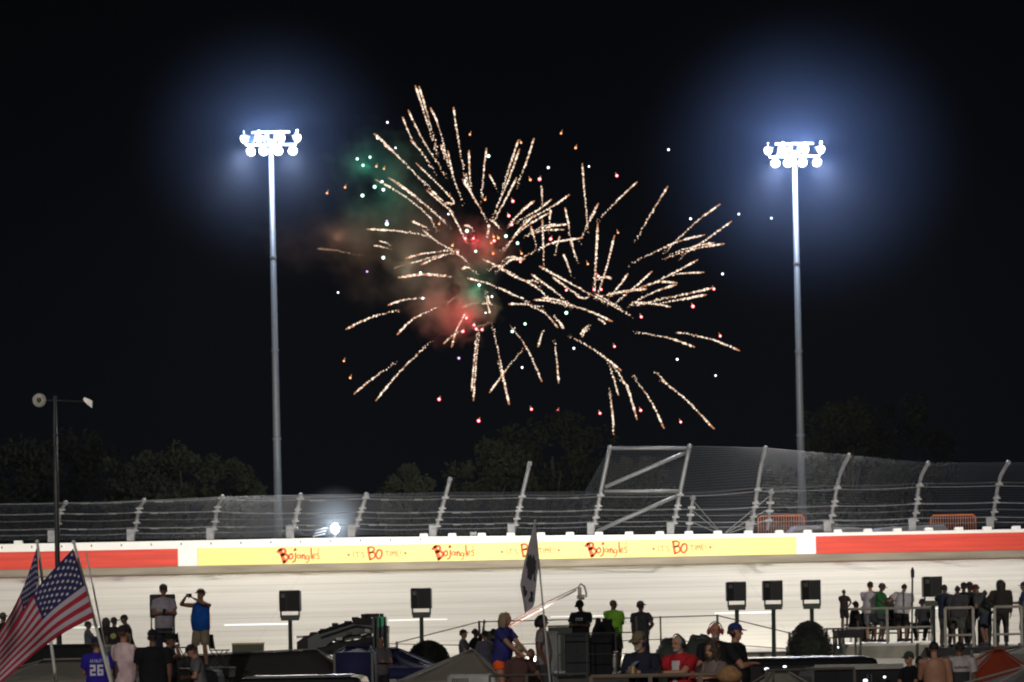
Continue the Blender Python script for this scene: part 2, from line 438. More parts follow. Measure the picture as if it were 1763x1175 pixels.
# ------------------------------------------------------------------ stadium light towers
m_pole = mat('tower_steel', (.09, .098, .11), .5, metal=.2, var=.1)
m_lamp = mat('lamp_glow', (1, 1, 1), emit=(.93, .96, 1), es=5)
m_house = mat('lamp_housing', (.10, .10, .11), .4, metal=.4, var=.1)
TOWER_P = 4500
def tower(bx, by, tx, ty, Y, label, pw, flip=1):
    base = at(bx, by, Y); top = at(tx, ty, Y); base.z = zt + .75; H = top.z - base.z
    px2m = Y / F
    t = empty('light_tower', base, label, 'light tower', 'floodlight towers behind the track')
    dx = top.x - base.x
    MB().tube([(0, 0, 0), (dx * .5, 0, H * .5), (dx, 0, H + 30 * px2m)], [.2, .155, .11], 12).build('pole', m_pole, t, smooth=True)
    b = MB(); b.box((-.22, -.05, .5), (.22, .3, 1.0))
    for k in (.1, .3, .52, .75): b.tube([(dx * k, 0, H * k - .04), (dx * k, 0, H * k + .04)], .24 - .1 * k, 12)
    b.build('pole_collar', m_pole, t)
    zc = H + 20 * px2m          # lower crossbar
    b = MB()
    for z, w in ((zc, 44), (zc + 22 * px2m, 33)):
        b.box((dx, 0, z), (2 * w * px2m, .12, .10))
    for k in (-30, -12, 8, 20): b.tube([(dx + k * px2m, 0, zc), (dx + (k + 4) * px2m, 0, zc + 22 * px2m)], .03, 6)
    for k in (-5, 7): b.box((dx + k * px2m, .02, zc + 11 * px2m), (.08, .06, 22 * px2m))
    b.build('crossarm', m_pole, t)
    k = 0
    for row, xs in ((0, (-34, -12, 13, 38)), (1, (-46, -20, 18, 46))):
        for i, x in enumerate(xs):
            if row == 0: cpos = V((dx + x * px2m, -.22, zc - 12 * px2m)); d = V((.25 * (1 if x > 0 else -1) * (abs(x) / 38), -1, -.75)).normalized(); r = .215
            else: cpos = V((dx + x * px2m, -.15, zc + 10 * px2m)); d = V(((1 if x > 0 else -1) * .9, -.55, -.55)).normalized(); r = .20
            rot = d.to_track_quat('Z', 'Y').to_matrix()
            b = MB(); prof_ = ((-.42, .05), (-.34, .12), (-.16, .8), (-.02, 1.02), (.03, 1.04))
            secs = [(cpos + rot @ V((0, 0, z * .9)), rot @ V((r * q, 0, 0)), rot @ V((0, r * q, 0))) for z, q in prof_]
            b.loft(secs, 14); lh = b.build('lamp', m_house, t, smooth=True)
            b = MB(); b.tube([cpos - d * .3, V((cpos.x, 0, zc if row == 0 else zc + 2 * px2m))], .035, 6); b.build('bracket', m_pole, lh)
            b = MB(); b.ell(cpos + d * .02, (r * .98, r * .98, .12), rot, 14, 8); b.build('lens', m_lamp, lh, smooth=True)
            # small aiming knob above the upper row; glowing ones paint in caught light
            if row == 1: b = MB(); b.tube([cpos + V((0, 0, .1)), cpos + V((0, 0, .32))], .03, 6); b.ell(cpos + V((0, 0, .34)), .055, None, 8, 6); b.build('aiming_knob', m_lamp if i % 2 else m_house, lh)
    for sx in (-1, 1):
        lamp('tower_lamp', 'SPOT', base + V((dx + sx * .9, -1.2, zc - .4)), TRACK_S, (1, .94, .86), (base.x + sx * 7, 106, 4.2), 78, 1, .4)
        lamp('tower_lamp', 'POINT', base + V((dx + sx * .55, -1.6, zc + .05)), pw, (.68, .80, 1.0), radius=.35)
    return t
tower(480, 930, 467, 270, 130, 'left floodlight tower, its pole rising beside the curved fence with eight glowing lamps', TOWER_P * .7)
tower(1382, 908, 1368, 290, 130, 'right floodlight tower, its pole rising by the orange barrier with eight glowing lamps', TOWER_P * 1.1)

for x in (-39.0, 39.0):
    t2 = empty('light_tower', (x, 130, zt + .7), 'floodlight tower outside the view beside the track', 'light tower', 'floodlight towers outside the view')
    MB().tube([(0, 0, 0), (0, 0, 18.5)], [.2, .11], 12).build('pole', m_pole, t2, smooth=True)
    MB().box((0, 0, 18.2), (2.6, .12, .12)).build('crossarm', m_pole, t2)
    for sx in (-1, 1): lamp('tower_lamp', 'SPOT', (x + sx * .8, 128.8, zt + 18.4), TRACK_S, (1, .94, .86), (x + sx * 6 - math.copysign(4, x), 106, 4.2), 78, 1, .4)
# unseen masts added so the infield fill lamps have a support
def mast(x, y, z, label):
    t = empty('added_light_mast', (x, y, 0), label, 'light mast', 'unseen added infield light masts')
    MB().tube([(0, 0, 0), (0, 0, z + .6)], [.25, .12], 10).build('pole', m_pole, t, smooth=True)
    MB().box((0, -.3, z + .6), (2.6, .12, .12)).build('crossarm', m_pole, t)
for x, y, z in MASTS + [(-16, -14, 24), (22, -14, 24)]:
    mast(x, y - .5, z, 'unseen infield mast added to support a fill lamp')

# dark unlit lamp post on the left
dp = empty('lamp_post', (at(99, 960, 78).x, 78, 0), 'thin dark lamp post with one round lamp each side on the left', 'lamp post')
o_ = dp.location.copy()
m_dark = mat('dark_steel', (.03, .03, .032), .5, metal=.3)
top = at(95, 682, 78) - o_
MB().tube([(0, 0, 0), (0, 0, 8), top], [.08, .07, .035], 8).build('pole', m_dark, dp, smooth=True)
la, lb = at(70, 690, 78) - o_, at(151, 692, 78) - o_
MB().tube([la, (top + V((0, 0, -.12))), lb], .018, 6).build('crossarm', m_dark, dp)
m_dim = mat('dim_reflector', (.30, .29, .25), .5, var=.3, scale=12)
b = MB(); b.ell(la + V((-.02, -.1, 0)), (.19, .07, .19), None, 16, 10); l1 = b.build('lamp', m_dim, dp, smooth=True)
MB().ell(la + V((-.02, -.17, 0)), (.07, .03, .07)).build('bulb', m_dark, l1, smooth=True)
b = MB(); q = lb + V((.02, -.1, 0)); b.prism([q + V(v) for v in ((-.13, 0, .05), (-.1, 0, .12), (.12, 0, .02), (.1, 0, -.18), (-.05, 0, -.05))], (0, .12, 0)); b.build('lamp', mat('pale_reflector', (.6, .57, .52), .4), dp)

# small bright work light behind the wall
wl = empty('work_light', at(577, 935, 126), 'small dazzling white work light low behind the fence', 'work light')
wl.location.z = zt + .75; q = at(577, 910, 126) - wl.location
MB().tube([(0, 0, 0), q], .05, 6).build('stand', m_dark, wl)
MB().box(q + V((0, .16, 0)), (.34, .18, .34)).build('housing', m_dark, wl, bevel=.03)
MB().ell(q + V((0, -.03, 0)), (.2, .1, .24)).build('lens', m_lamp, wl, smooth=True)
b = MB()
for k in range(3): b.box(q + V((-.62 - k * .05, .05, -.02 - .13 * k)), (.55, .06, .05), M.Rotation(R(-12), 3, 'Y'))
b.build('light_louvre', m_galv, wl)
lamp('work_lamp', 'POINT', at(577, 910, 125.2), 700, (.85, .93, 1), radius=.12)
# white notice box behind fence
bx = at(815, 925, 122); nb = empty('notice_board', (bx.x, 122, zt + .7), 'small blank white board standing behind the wall', 'board')
q = at(815, 922, 122) - nb.location
MB().tube([(0, 0.03, 0), q], .03, 6).build('stake', m_galv, nb)
MB().box(q, (.28, .04, .28)).build('panel', m_blk, nb)

# orange crowd barriers behind the wall
m_or = mat('orange_steel', (.55, .14, .04), .5, var=.15)
for x0, x1, y0, y1, lab in ((1306, 1385, 889, 918, 'orange crowd barrier behind the right floodlight pole'), (1603, 1680, 888, 916, 'orange crowd barrier near the far right of the fence')):
    Yc = 124; A = at(x0, y1 + 4, Yc); B = at(x1, y1 + 4, Yc); T = at(x0, y0, Yc)
    A.z = zt + .75
    t = empty('crowd_barrier', A, lab, 'crowd barrier', 'orange crowd barriers'); w = B.x - A.x; h = T.z - A.z
    b = MB(); b.tube([(0, 0, .35), (0, 0, h - .1), (.1, 0, h), (w - .1, 0, h), (w, 0, h - .1), (w, 0, .35)], .035, 6)
    b.tube([(0, 0, .45), (w, 0, .45)], .03, 6); b.tube([(0, 0, 0), (0, 0, .4)], .03, 6); b.tube([(w, 0, 0), (w, 0, .4)], .03, 6)
    b.build('frame', m_or, t)
    b = MB()
    for k in range(1, 18): b.tube([(w * k / 18, 0, .45), (w * k / 18, 0, h)], .016, 5)
    b.build('bars', m_or, t)
    for xf in (0, w): b = MB(); b.box((xf, 0, .02), (.06, .6, .04)); b.build('foot', m_or, t)
# pale tarps lying behind the wall
m_tarp = mat('pale_tarp', (.26, .25, .29), .7, var=.15, scale=.8, bump=.3)
for pts, lab in ((((1355, 922), (1372, 905), (1440, 907), (1500, 910), (1508, 920)), 'pale grey tarp behind the wall right of the floodlight pole'),
                 (((1500, 920), (1520, 909), (1560, 906), (1625, 903), (1640, 919)), 'pale grey tarp behind the wall beside the right orange barrier')):
    ps = [at(x, y, 122.6) for x, y in pts]; b = MB()
    for q in ps: q.y = 122.6
    lo_ = zt + .72
    n_ = len(ps)
    vs = [V((p.x, 122.3, lo_)) for p in ps] + ps + [V((p.x + .1, 126, p.z + .1)) for p in ps] + [V((p.x, 126.3, lo_)) for p in ps]
    fs = [(r * n_ + i, r * n_ + i + 1, (r + 1) * n_ + i + 1, (r + 1) * n_ + i) for r in range(3) for i in range(n_ - 1)] + [(3 * n_ + i, 3 * n_ + i + 1, i + 1, i) for i in range(n_ - 1)]
    fs += [(0, n_, 2 * n_, 3 * n_), (n_ - 1, 2 * n_ - 1, 3 * n_ - 1, 4 * n_ - 1)]
    b.add(vs, fs); o = b.build('tarp', m_tarp); tag(o, lab, 'tarp')

# ------------------------------------------------------------------ trees beyond the fence
m_leaf = mat('foliage', (.026, .028, .012), .9, var=.5, scale=.5)
m_bark = mat('bark', (.05, .04, .03), .9)
def tree(px, py_top, Y, wpx, label, dens=1.0, pyb=900):
    rnd = random.Random(int(px * 7 + py_top))
    tp = at(px, py_top, Y); base = V((tp.x, Y, zt + .8)); Ht = tp.z - base.z; Rw = wpx / 2 * Y / F
    t = empty('tree', base, label, 'tree', 'dark trees beyond the fence')
    b = MB(); b.tube([(0, 0, 0), (.1, 0, Ht * .3), (0, .1, Ht * .75)], [.35, .25, .08], 8)
    limbs = []
    for k in range(7):
        a = rnd.random() * 6.28; z0 = Ht * rnd.uniform(.22, .5); e = V((cos(a) * Rw * .6, sin(a) * Rw * .6, z0 + Ht * rnd.uniform(.15, .35)))
        b.tube([(0, 0, z0), e * .5 + V((0, 0, z0 * .5)), e], [.14, .09, .03], 6); limbs.append(e)
    b.build('trunk', m_bark, t, smooth=True)
    # crown: many clumps, each of small leaf faces
    b = MB(); clumps = []
    for k in range(int(46 * dens)):
        a = rnd.random() * 6.28; v = rnd.uniform(-.95, 1); rr = (1 - v * v) ** .5 * rnd.uniform(.45, 1.0)
        clumps.append((V((cos(a) * rr * Rw, sin(a) * rr * Rw * .8, Ht * .58 + v * Ht * .41)), rnd.uniform(.14, .3) * Rw))
    for c, r in clumps:
        for q in range(int(85 * dens)):
            d = V((rnd.gauss(0, 1), rnd.gauss(0, 1), rnd.gauss(0, .8))) ; d = d.normalized() * r * rnd.random() ** .4
            p = c + d; s = rnd.uniform(.10, .24); ax = V((rnd.gauss(0, 1), rnd.gauss(0, 1), rnd.gauss(0, 1))).normalized(); ay = ax.orthogonal().normalized()
            b.add([p + ax * s, p + ay * s * .6, p - ax * s, p - ay * s * .6], [(0, 1, 2, 3)])
    b.build('crown', m_leaf, t, fixn=False); return t
for a in ((30, 775, 165, 230, 'broad dark tree at the left edge beyond the fence'), (135, 752, 170, 200, 'taller dark tree just right of the thin lamp post'),
          (235, 785, 160, 170, 'rounded dark tree in the left tree line beyond the third fence post'), (315, 778, 160, 190, 'rounded tree between the third and fourth fence posts'),
          (395, 800, 165, 130, 'low tree at the right end of the left tree line'), (705, 806, 160, 110, 'small round tree left of the fireworks foot'),
          (850, 770, 170, 170, 'dim tree behind the leaning fence post right of centre'), (950, 718, 180, 250, 'tallest dim tree below the fireworks'),
          (1090, 790, 170, 150, 'dim tree seen through the gate bracing'), (1460, 700, 175, 210, 'tall dim tree above the curved fence on the right'),
          (1545, 690, 180, 190, 'tall dim tree at the right end of the view'), (1380, 780, 170, 140, 'lower dim tree beside the right floodlight pole')):
    tree(*a)

# ------------------------------------------------------------------ fireworks
YW = 250.0
m_s1 = mat('spark_gold', (.1, .08, .06), emit=(1, .72, .53), es=.95)
m_s2 = mat('spark_white', (.1, .1, .1), emit=(1, .82, .64), es=1.4)
m_s3 = mat('spark_amber', (.1, .05, .03), emit=(1, .45, .22), es=.6)
m_s4 = mat('spark_dim', (.1, .07, .05), emit=(1, .62, .42), es=.22)
SM = [m_s1, m_s2, m_s3, m_s4]
def z7(*p): return tuple((540 + x * .3148, 130 + y * .3148) for x, y in zip(p[::2], p[1::2]))
def z8(*p): return tuple((860 + x * .4598, 220 + y * .4598) for x, y in zip(p[::2], p[1::2]))
def z9(*p): return tuple((590 + x * .2213, 480 + y * .2213) for x, y in zip(p[::2], p[1::2]))
A_ = [z7(557, 60, 600, 190, 655, 370), z7(640, 180, 680, 270, 735, 470), z7(765, 175, 785, 320, 820, 515), z7(517, 190, 590, 340, 690, 500), z7(487, 230, 515, 300, 545, 365),
 z7(530, 355, 590, 420, 645, 505), z7(330, 320, 420, 400, 600, 580), z7(560, 480, 760, 680, 720, 700), z7(735, 415, 760, 540, 800, 660), z7(410, 560, 530, 640, 690, 780), z7(440, 580, 560, 670, 680, 770),
 z7(340, 570, 480, 650, 620, 760, 665, 830), z7(620, 630, 690, 690, 745, 735), z7(740, 730, 780, 800, 820, 880), z7(850, 412, 852, 520, 860, 615), z7(945, 400, 930, 530, 922, 650),
 z7(815, 570, 870, 660, 945, 790), z7(835, 540, 845, 600, 860, 640), z7(1120, 355, 1080, 470, 1045, 590), z7(1125, 405, 1070, 560, 1000, 725), z7(1205, 345, 1165, 470, 1125, 570), z7(1110, 560, 1050, 680, 1000, 770),
 z7(962, 545, 990, 600, 1010, 640), z7(295, 842, 450, 850, 590, 872), z7(333, 932, 370, 936, 410, 950), z7(538, 798, 600, 825, 650, 850),
 z7(595, 845, 670, 905, 745, 950), z7(505, 1000, 620, 972, 755, 960), z7(525, 1030, 610, 1005, 690, 985), z7(590, 1035, 670, 1000, 750, 975), z7(465, 1105, 600, 1092, 715, 1098),
 z7(965, 790, 1000, 815, 1020, 850), z7(828, 822, 850, 825, 875, 850), z7(960, 815, 955, 860, 945, 905), z7(783, 975, 820, 1000, 850, 1035), z7(810, 1060, 845, 1052, 920, 1105),
 z7(1145, 1008, 1080, 1010, 1030, 1045), z7(1035, 1045, 990, 1045, 945, 1075), z7(925, 1005, 1040, 1060, 1150, 1120), z7(840, 1110, 940, 1135, 1040, 1175), z7(1205, 690, 1150, 730, 1085, 800), z7(1205, 765, 1120, 850, 1060, 935),
 z7(705, 380, 720, 430, 735, 480),
 z9(25, 395, 200, 310, 375, 260), z9(355, 205, 480, 165, 620, 150), z9(425, 435, 540, 320, 700, 240), z9(90, 895, 230, 780, 370, 680), z9(258, 950, 430, 740, 620, 555), z9(1017, 950, 1035, 690, 1057, 450),
 z9(1295, 980, 1250, 760, 1185, 455), z9(1145, 885, 1240, 750, 1365, 590), z9(785, 505, 870, 435, 960, 405), z9(848, 530, 890, 390, 945, 290), z9(930, 222, 1020, 192, 1110, 190), z9(1145, 270, 1125, 180, 1105, 95), z9(1090, 195, 1130, 195, 1190, 212)]
A_dim = [z7(22, 948, 150, 962, 290, 990), z7(440, 1055, 500, 1035, 560, 1010), z9(815, 190, 870, 150, 945, 100), z9(1010, 385, 1100, 360, 1190, 330)]
B_ = [z8(260, 253, 190, 300, 105, 345), z8(185, 320, 100, 370, 28, 438), z8(130, 275, 90, 310, 45, 355), z8(310, 135, 318, 240, 328, 350), z8(515, 203, 450, 265, 385, 330), z8(370, 285, 345, 330, 312, 400), z8(630, 220, 575, 310, 525, 395),
 z8(825, 288, 740, 350, 650, 435), z8(768, 402, 660, 430, 530, 492), z8(868, 352, 780, 415, 700, 468), z8(842, 435, 750, 450, 650, 478), z8(742, 495, 650, 545, 560, 592), z8(765, 542, 700, 545, 650, 550),
 z8(665, 582, 590, 578, 500, 610, 440, 620), z8(662, 588, 580, 615, 505, 655), z8(800, 600, 690, 625, 575, 650), z8(640, 672, 580, 660, 520, 662), z8(570, 540, 515, 590, 455, 640), z8(480, 548, 450, 590, 415, 630), z8(550, 605, 470, 612, 385, 630),
 z8(255, 362, 190, 370, 130, 388), z8(242, 382, 170, 385, 110, 400), z8(310, 413, 200, 432, 110, 475), z8(245, 300, 258, 360, 265, 420), z8(268, 420, 280, 465, 295, 510), z8(158, 225, 160, 260, 162, 300), z8(160, 345, 163, 420, 165, 495),
 z8(192, 310, 188, 340, 180, 400), z8(118, 370, 130, 415, 140, 460), z8(225, 410, 215, 445, 208, 480), z8(368, 362, 362, 460, 358, 565), z8(430, 405, 405, 510, 375, 605), z8(240, 475, 258, 520, 272, 560), z8(418, 565, 390, 560, 345, 582),
 z8(150, 520, 260, 580, 370, 642), z8(355, 630, 420, 665, 480, 698), z8(0, 525, 60, 560, 130, 590), z8(120, 550, 190, 600, 250, 650), z8(420, 725, 330, 685, 240, 660), z8(200, 560, 240, 590, 290, 625),
 z8(130, 645, 190, 650, 250, 668), z8(95, 572, 140, 600, 185, 640), z8(0, 600, 50, 625, 100, 650), z8(35, 660, 95, 662, 150, 672), z8(218, 748, 170, 695, 110, 665), z8(240, 750, 222, 725, 200, 700), z8(145, 820, 158, 775, 172, 730),
 z8(158, 950, 110, 840, 60, 765), z8(222, 955, 215, 880, 208, 815), z8(35, 1030, 15, 950, 0, 890), z8(305, 775, 320, 750, 342, 742), z8(395, 735, 382, 722, 370, 720), z8(730, 822, 640, 790, 540, 770), z8(898, 835, 800, 795, 690, 770),
 z8(455, 910, 380, 850, 290, 795), z8(515, 1093, 480, 980, 435, 905), z8(445, 1003, 428, 940, 410, 885), z8(615, 1125, 570, 1030, 515, 950), z8(803, 1128, 700, 1020, 625, 960), z8(625, 960, 600, 930, 578, 915), z8(430, 1160, 425, 1080, 415, 1000), z8(95, 492, 50, 492, 0, 528),
 z8(290, 632, 320, 640, 340, 632), z8(95, 575, 130, 575, 160, 590)]
A_.append(z8(500, 655, 560, 655, 600, 640))
def siblings(lst, seed, every=2):
    r_ = random.Random(seed); out = []
    for k, tr in enumerate(lst):
        if k % every == 0:
            n = len(tr); f0, f1 = r_.uniform(0, .35), r_.uniform(.75, 1.1); ox, oy = r_.uniform(-9, 9), r_.uniform(-9, 9)
            a, c = tr[0], tr[-1]; bow = (tr[n // 2][0] - (a[0] + c[0]) / 2, tr[n // 2][1] - (a[1] + c[1]) / 2)
            P_ = [(a[0] + (c[0] - a[0]) * f + ox * (1 - f * .4), a[1] + (c[1] - a[1]) * f + oy * (1 - f * .4)) for f in (f0, (f0 + f1) / 2, f1)]
            out.append(((P_[0]), (P_[1][0] + bow[0], P_[1][1] + bow[1]), P_[2]))
    return out
A_ += siblings(A_, 1, 6); B_ += siblings(B_, 2, 5)
def trail(parent, org, pts, cen, Rad, rnd, dim=False):
    pts = list(pts)
    if math.hypot(pts[0][0] - pts[-1][0], pts[0][1] - pts[-1][1]) > 45 and not dim:   # sparse dying sparks trail on behind
        a, c = pts[-2], pts[-1]; f = .38; pts.append((c[0] + (c[0] - a[0]) * f, c[1] + (c[1] - a[1]) * f + 2))
    tip = pts[0]; r = math.hypot(tip[0] - cen[0], tip[1] - cen[1]); s = 1 if rnd.random() < .5 else -1
    dep = s * sqrt(max(0, Rad * Rad - r * r)) * .5 * YW / F * rnd.uniform(.6, 1)
    P3 = []
    for p in pts:
        rr = math.hypot(p[0] - cen[0], p[1] - cen[1]); P3.append(tuple(at(p[0], p[1], YW + dep * min(1, rr / max(r, 1)))))
    q = smoothp(P3, 24); q = [V(v) - org for v in q]
    L = sum((q[i + 1] - q[i]).length for i in range(len(q) - 1)); n = max(8, int(L / .115)); b = MB()
    fade = L > 2.2; wide = .096 if L > 1 else .12
    for k in range(n):
        t = k / (n - 1); i = t * (len(q) - 1); j = min(int(i), len(q) - 2); p = q[j].lerp(q[j + 1], i - j)
        if fade and rnd.random() < max(0, (t - .58)) * 1.7: continue
        w = wide * (1 - .7 * t) * rnd.uniform(.75, 1.2) * (min(1, .55 + t * 5)); j_ = .012 + .075 * t * t
        p = p + V((rnd.gauss(0, j_), rnd.gauss(0, j_), rnd.gauss(0, j_)))
        c = rnd.random()
        b.cur = 3 if dim else (1 if c > .42 + t * .4 else (0 if c > .16 + .1 * t else (2 if c > .05 else 3)))
        if t < .06 and L > 2 and not dim: b.cur = 2
        if t > .8 and fade and not dim: b.cur = rnd.choice((0, 2, 3, 3))
        b.ell(p, (w * rnd.uniform(.8, 1.2), w, w * rnd.uniform(.8, 1.3)), None, 6, 4)
    # hot core that ties the sparks together near the burning head
    m1 = int(len(q) * (.5 if fade else .85)); b.cur = 3 if dim else 0
    b.tube(q[:m1], [wide * .30 * (1 - .75 * k / m1) * (min(1, .3 + k / 5)) for k in range(m1)], 5)
    return b.build('spark_trail', SM, parent, fixn=False)
stars = {'white': [(667, 211), (650, 238), (681, 255), (1151, 258), (1272, 369), (1328, 376), (1244, 472), (582, 504), (1166, 619), (1232, 647), (988, 600), (899, 633), (1014, 287), (944, 289), (1189, 377), (728, 514), (772, 369), (836, 539), (847, 511)],
 'green': [(615, 274), (625, 285), (637, 271), (645, 322), (624, 337), (658, 313), (660, 327), (882, 571), (825, 491), (660, 444), (666, 386), (724, 470), (891, 419), (871, 407), (800, 312), (804, 398), (819, 433), (841, 269), (975, 539), (904, 558)],
 'red': [(929, 309), (883, 347), (876, 372), (881, 387), (1062, 303), (1103, 707), (1172, 727), (1033, 712), (960, 708), (915, 705), (824, 725), (756, 688), (1058, 597), (1104, 546), (1193, 528), (1229, 498), (1240, 579), (788, 435), (801, 411), (815, 411), (851, 415), (896, 451), (975, 500), (1030, 476), (1023, 499), (1035, 499), (803, 548), (816, 560), (820, 567), (830, 568), (797, 571), (948, 412)],
 'orange': [(809, 232), (966, 230), (991, 255), (563, 333), (594, 323), (592, 622), (603, 651), (835, 344), (773, 338), (913, 310), (756, 386), (850, 408), (779, 423), (898, 437), (846, 419), (858, 410), (1064, 401), (1012, 455), (648, 287), (661, 291), (897, 246), (849, 437)],
 'violet': [(666, 381), (632, 468), (790, 617)]}
SC = {'white': ((.85, .9, 1), 3), 'green': ((.55, 1, .8), 3), 'red': ((1, .10, .13), 3.5), 'orange': ((1, .42, .16), 2), 'violet': ((.8, .4, 1), 2)}
m_core = mat('star_core', (.1, .1, .1), emit=(1, .8, .75), es=3)
cenA, cenB = (838, 430), (1010, 500)
def burst(name, cen, lst, dims, label, sel, Rad, seed):
    rnd = random.Random(seed); org = at(cen[0], cen[1], YW)
    t = empty('firework_burst', org, label, 'firework', 'firework bursts in the night sky')
    for p in lst: trail(t, org, p, cen, Rad, rnd)
    for p in dims: trail(t, org, p, cen, Rad, rnd, True)
    for c, ps in stars.items():
        col, es = SC[c]; m = mat('star_' + c, (.1, .1, .1), emit=col, es=es)
        for p in ps:
            if sel(p):
                d = rnd.uniform(-7, 7); q = at(p[0], p[1], YW + d) - org; r = (.125 if c in ('red', 'green') else .09) * rnd.uniform(.85, 1.2)
                b = MB(); b.ell(q, r, None, 10, 8); b.cur = 1
                if c == 'red' or c == 'orange':   # short glowing tail
                    b.tube([q, q + V((-.12 if p[0] > cen[0] else .12, 0, .32))], [r * .7, .01], 6)
                b.cur = 2
                if c in ('red', 'green'): b.ell(q + V((0, -r * .75, 0)), r * .55, None, 8, 6)
                b.build('star', [m, m_s3 if c in ('red', 'orange') else m, m_core], t, fixn=False)
burst('A', cenA, A_, A_dim, 'left gold firework burst of long crackling trails beside red and green smoke', lambda p: p[0] < 925, 340, 3)
burst('B', cenB, B_, [], 'right gold firework burst of trails spreading towards the right tower', lambda p: p[0] >= 925, 290, 5)

# smoke of the fireworks, lit by the burning stars inside it
def smoke(px, py, wpx, hpx, label, col, dens, sc=.35, dy=0, seed=0, depth=1.0, edge=.6, lo=.42, hi=.68, grp='firework smoke drifting left of the bursts'):
    c = at(px, py, YW + dy); k = (YW + dy) / F
    b = MB(); b.ell((0, 0, 0), (wpx / 2 * k, wpx / 2 * k * depth, hpx / 2 * k), None, 24, 16)
    m = bpy.data.materials.new('smoke'); m.use_nodes = True; n = m.node_tree; n.nodes.clear(); L = n.links.new
    out = n.nodes.new('ShaderNodeOutputMaterial'); pv = n.nodes.new('ShaderNodeVolumePrincipled'); L(pv.outputs[0], out.inputs['Volume'])
    pv.inputs['Color'].default_value = (*col, 1)
    tc = n.nodes.new('ShaderNodeTexCoord'); nz = n.nodes.new('ShaderNodeTexNoise'); nz.inputs['Scale'].default_value = sc; nz.inputs['Detail'].default_value = 3
    mp = n.nodes.new('ShaderNodeMapping'); mp.inputs['Location'].default_value = (seed * 3.1, seed, seed * 2); L(tc.outputs['Object'], mp.inputs[0]); L(mp.outputs[0], nz.inputs[0])
    r = n.nodes.new('ShaderNodeMapRange'); r.inputs[1].default_value = lo; r.inputs[2].default_value = hi; L(nz.outputs[0], r.inputs[0])
    # soft edge from generated coords
    vm = n.nodes.new('ShaderNodeVectorMath'); vm.operation = 'SUBTRACT'; L(tc.outputs['Generated'], vm.inputs[0]); vm.inputs[1].default_value = (.5, .5, .5)
    ln = n.nodes.new('ShaderNodeVectorMath'); ln.operation = 'LENGTH'; L(vm.outputs[0], ln.inputs[0])
    f = n.nodes.new('ShaderNodeMapRange'); f.interpolation_type = 'SMOOTHSTEP'; f.inputs[1].default_value = .5; f.inputs[2].default_value = .12; 
    n2 = n.nodes.new('ShaderNodeTexNoise'); n2.inputs['Scale'].default_value = sc * 1.9; n2.inputs['Detail'].default_value = 4; L(mp.outputs[0], n2.inputs[0])
    ad = n.nodes.new('ShaderNodeMath'); ad.operation = 'MULTIPLY_ADD'; L(n2.outputs[0], ad.inputs[0]); ad.inputs[1].default_value = edge; L(ln.outputs['Value'], ad.inputs[2])
    sb = n.nodes.new('ShaderNodeMath'); sb.operation = 'SUBTRACT'; L(ad.outputs[0], sb.inputs[0]); sb.inputs[1].default_value = edge * .4; L(sb.outputs[0], f.inputs[0])
    mm = n.nodes.new('ShaderNodeMath'); mm.operation = 'MULTIPLY'; L(r.outputs[0], mm.inputs[0]); L(f.outputs[0], mm.inputs[1])
    md = n.nodes.new('ShaderNodeMath'); md.operation = 'MULTIPLY'; L(mm.outputs[0], md.inputs[0]); md.inputs[1].default_value = dens; L(md.outputs[0], pv.inputs['Density'])
    o = b.build('smoke', m, loc=c); tag(o, label, 'smoke', grp, 'stuff'); return o
smoke(775, 525, 200, 180, 'red lit smoke puff at the lower left of the bursts', (.95, .75, .7), 1.0, .42, 0, 1)
smoke(828, 425, 160, 120, 'red lit smoke puff at the heart of the left burst', (.95, .8, .75), .35, .5, 0, 2)
smoke(650, 320, 270, 260, 'thin green tinted smoke at the upper left of the bursts', (.6, .95, .85), .16, .3, 0, 3)
smoke(690, 440, 430, 240, 'thin olive smoke drifting left of the bursts', (.85, .88, .8), .14, .25, 2, 4)
smoke(560, 420, 340, 170, 'thin brown smoke at the far left of the drift', (.9, .78, .74), .06, .25, 2, 6)
smoke(467, 255, 540, 500, 'bluish glow volume added around the left floodlight tower head', (.40, .56, 1), .0042, .16, 130.5 - YW, 9, 1, 0, -.2, .75, 'glow volumes added around the lamps')  # thin volumes added to give the lamps their halo glow
smoke(1385, 280, 640, 580, 'bluish glow volume added around the right floodlight tower head', (.36, .52, 1), .0047, .16, 130.5 - YW, 5, 1, 0, -.2, .75, 'glow volumes added around the lamps')
smoke(577, 890, 130, 120, 'pale glow volume added around the small white work light', (.8, .9, 1), .05, .5, 125.6 - YW, 2, 1, 0, -.2, .8, 'glow volumes added around the lamps')
for px, py, dy, pw, c in ((805, 550, -2.5, 120, (1, .06, .08)), (772, 522, -6.5, 820, (1, .17, .14)), (815, 565, -1, 60, (1, .08, .14)), (815, 418, -1, 190, (1, .05, .09)), (850, 430, 1, 90, (1, .2, .12)),
                          (632, 285, -1, 110, (.15, 1, .66)), (650, 330, -2, 110, (.15, .9, .65)), (700, 470, -4, 260, (.8, .74, .52)), (640, 425, -4, 170, (.9, .4, .2)), (883, 573, 0, 160, (.1, 1, .5)), (580, 410, -3, 110, (1, .45, .3)), (825, 492, 0, 160, (.2, 1, .6))):
    lamp('star_glow', 'POINT', at(px, py, YW + dy), pw, c, radius=.25)

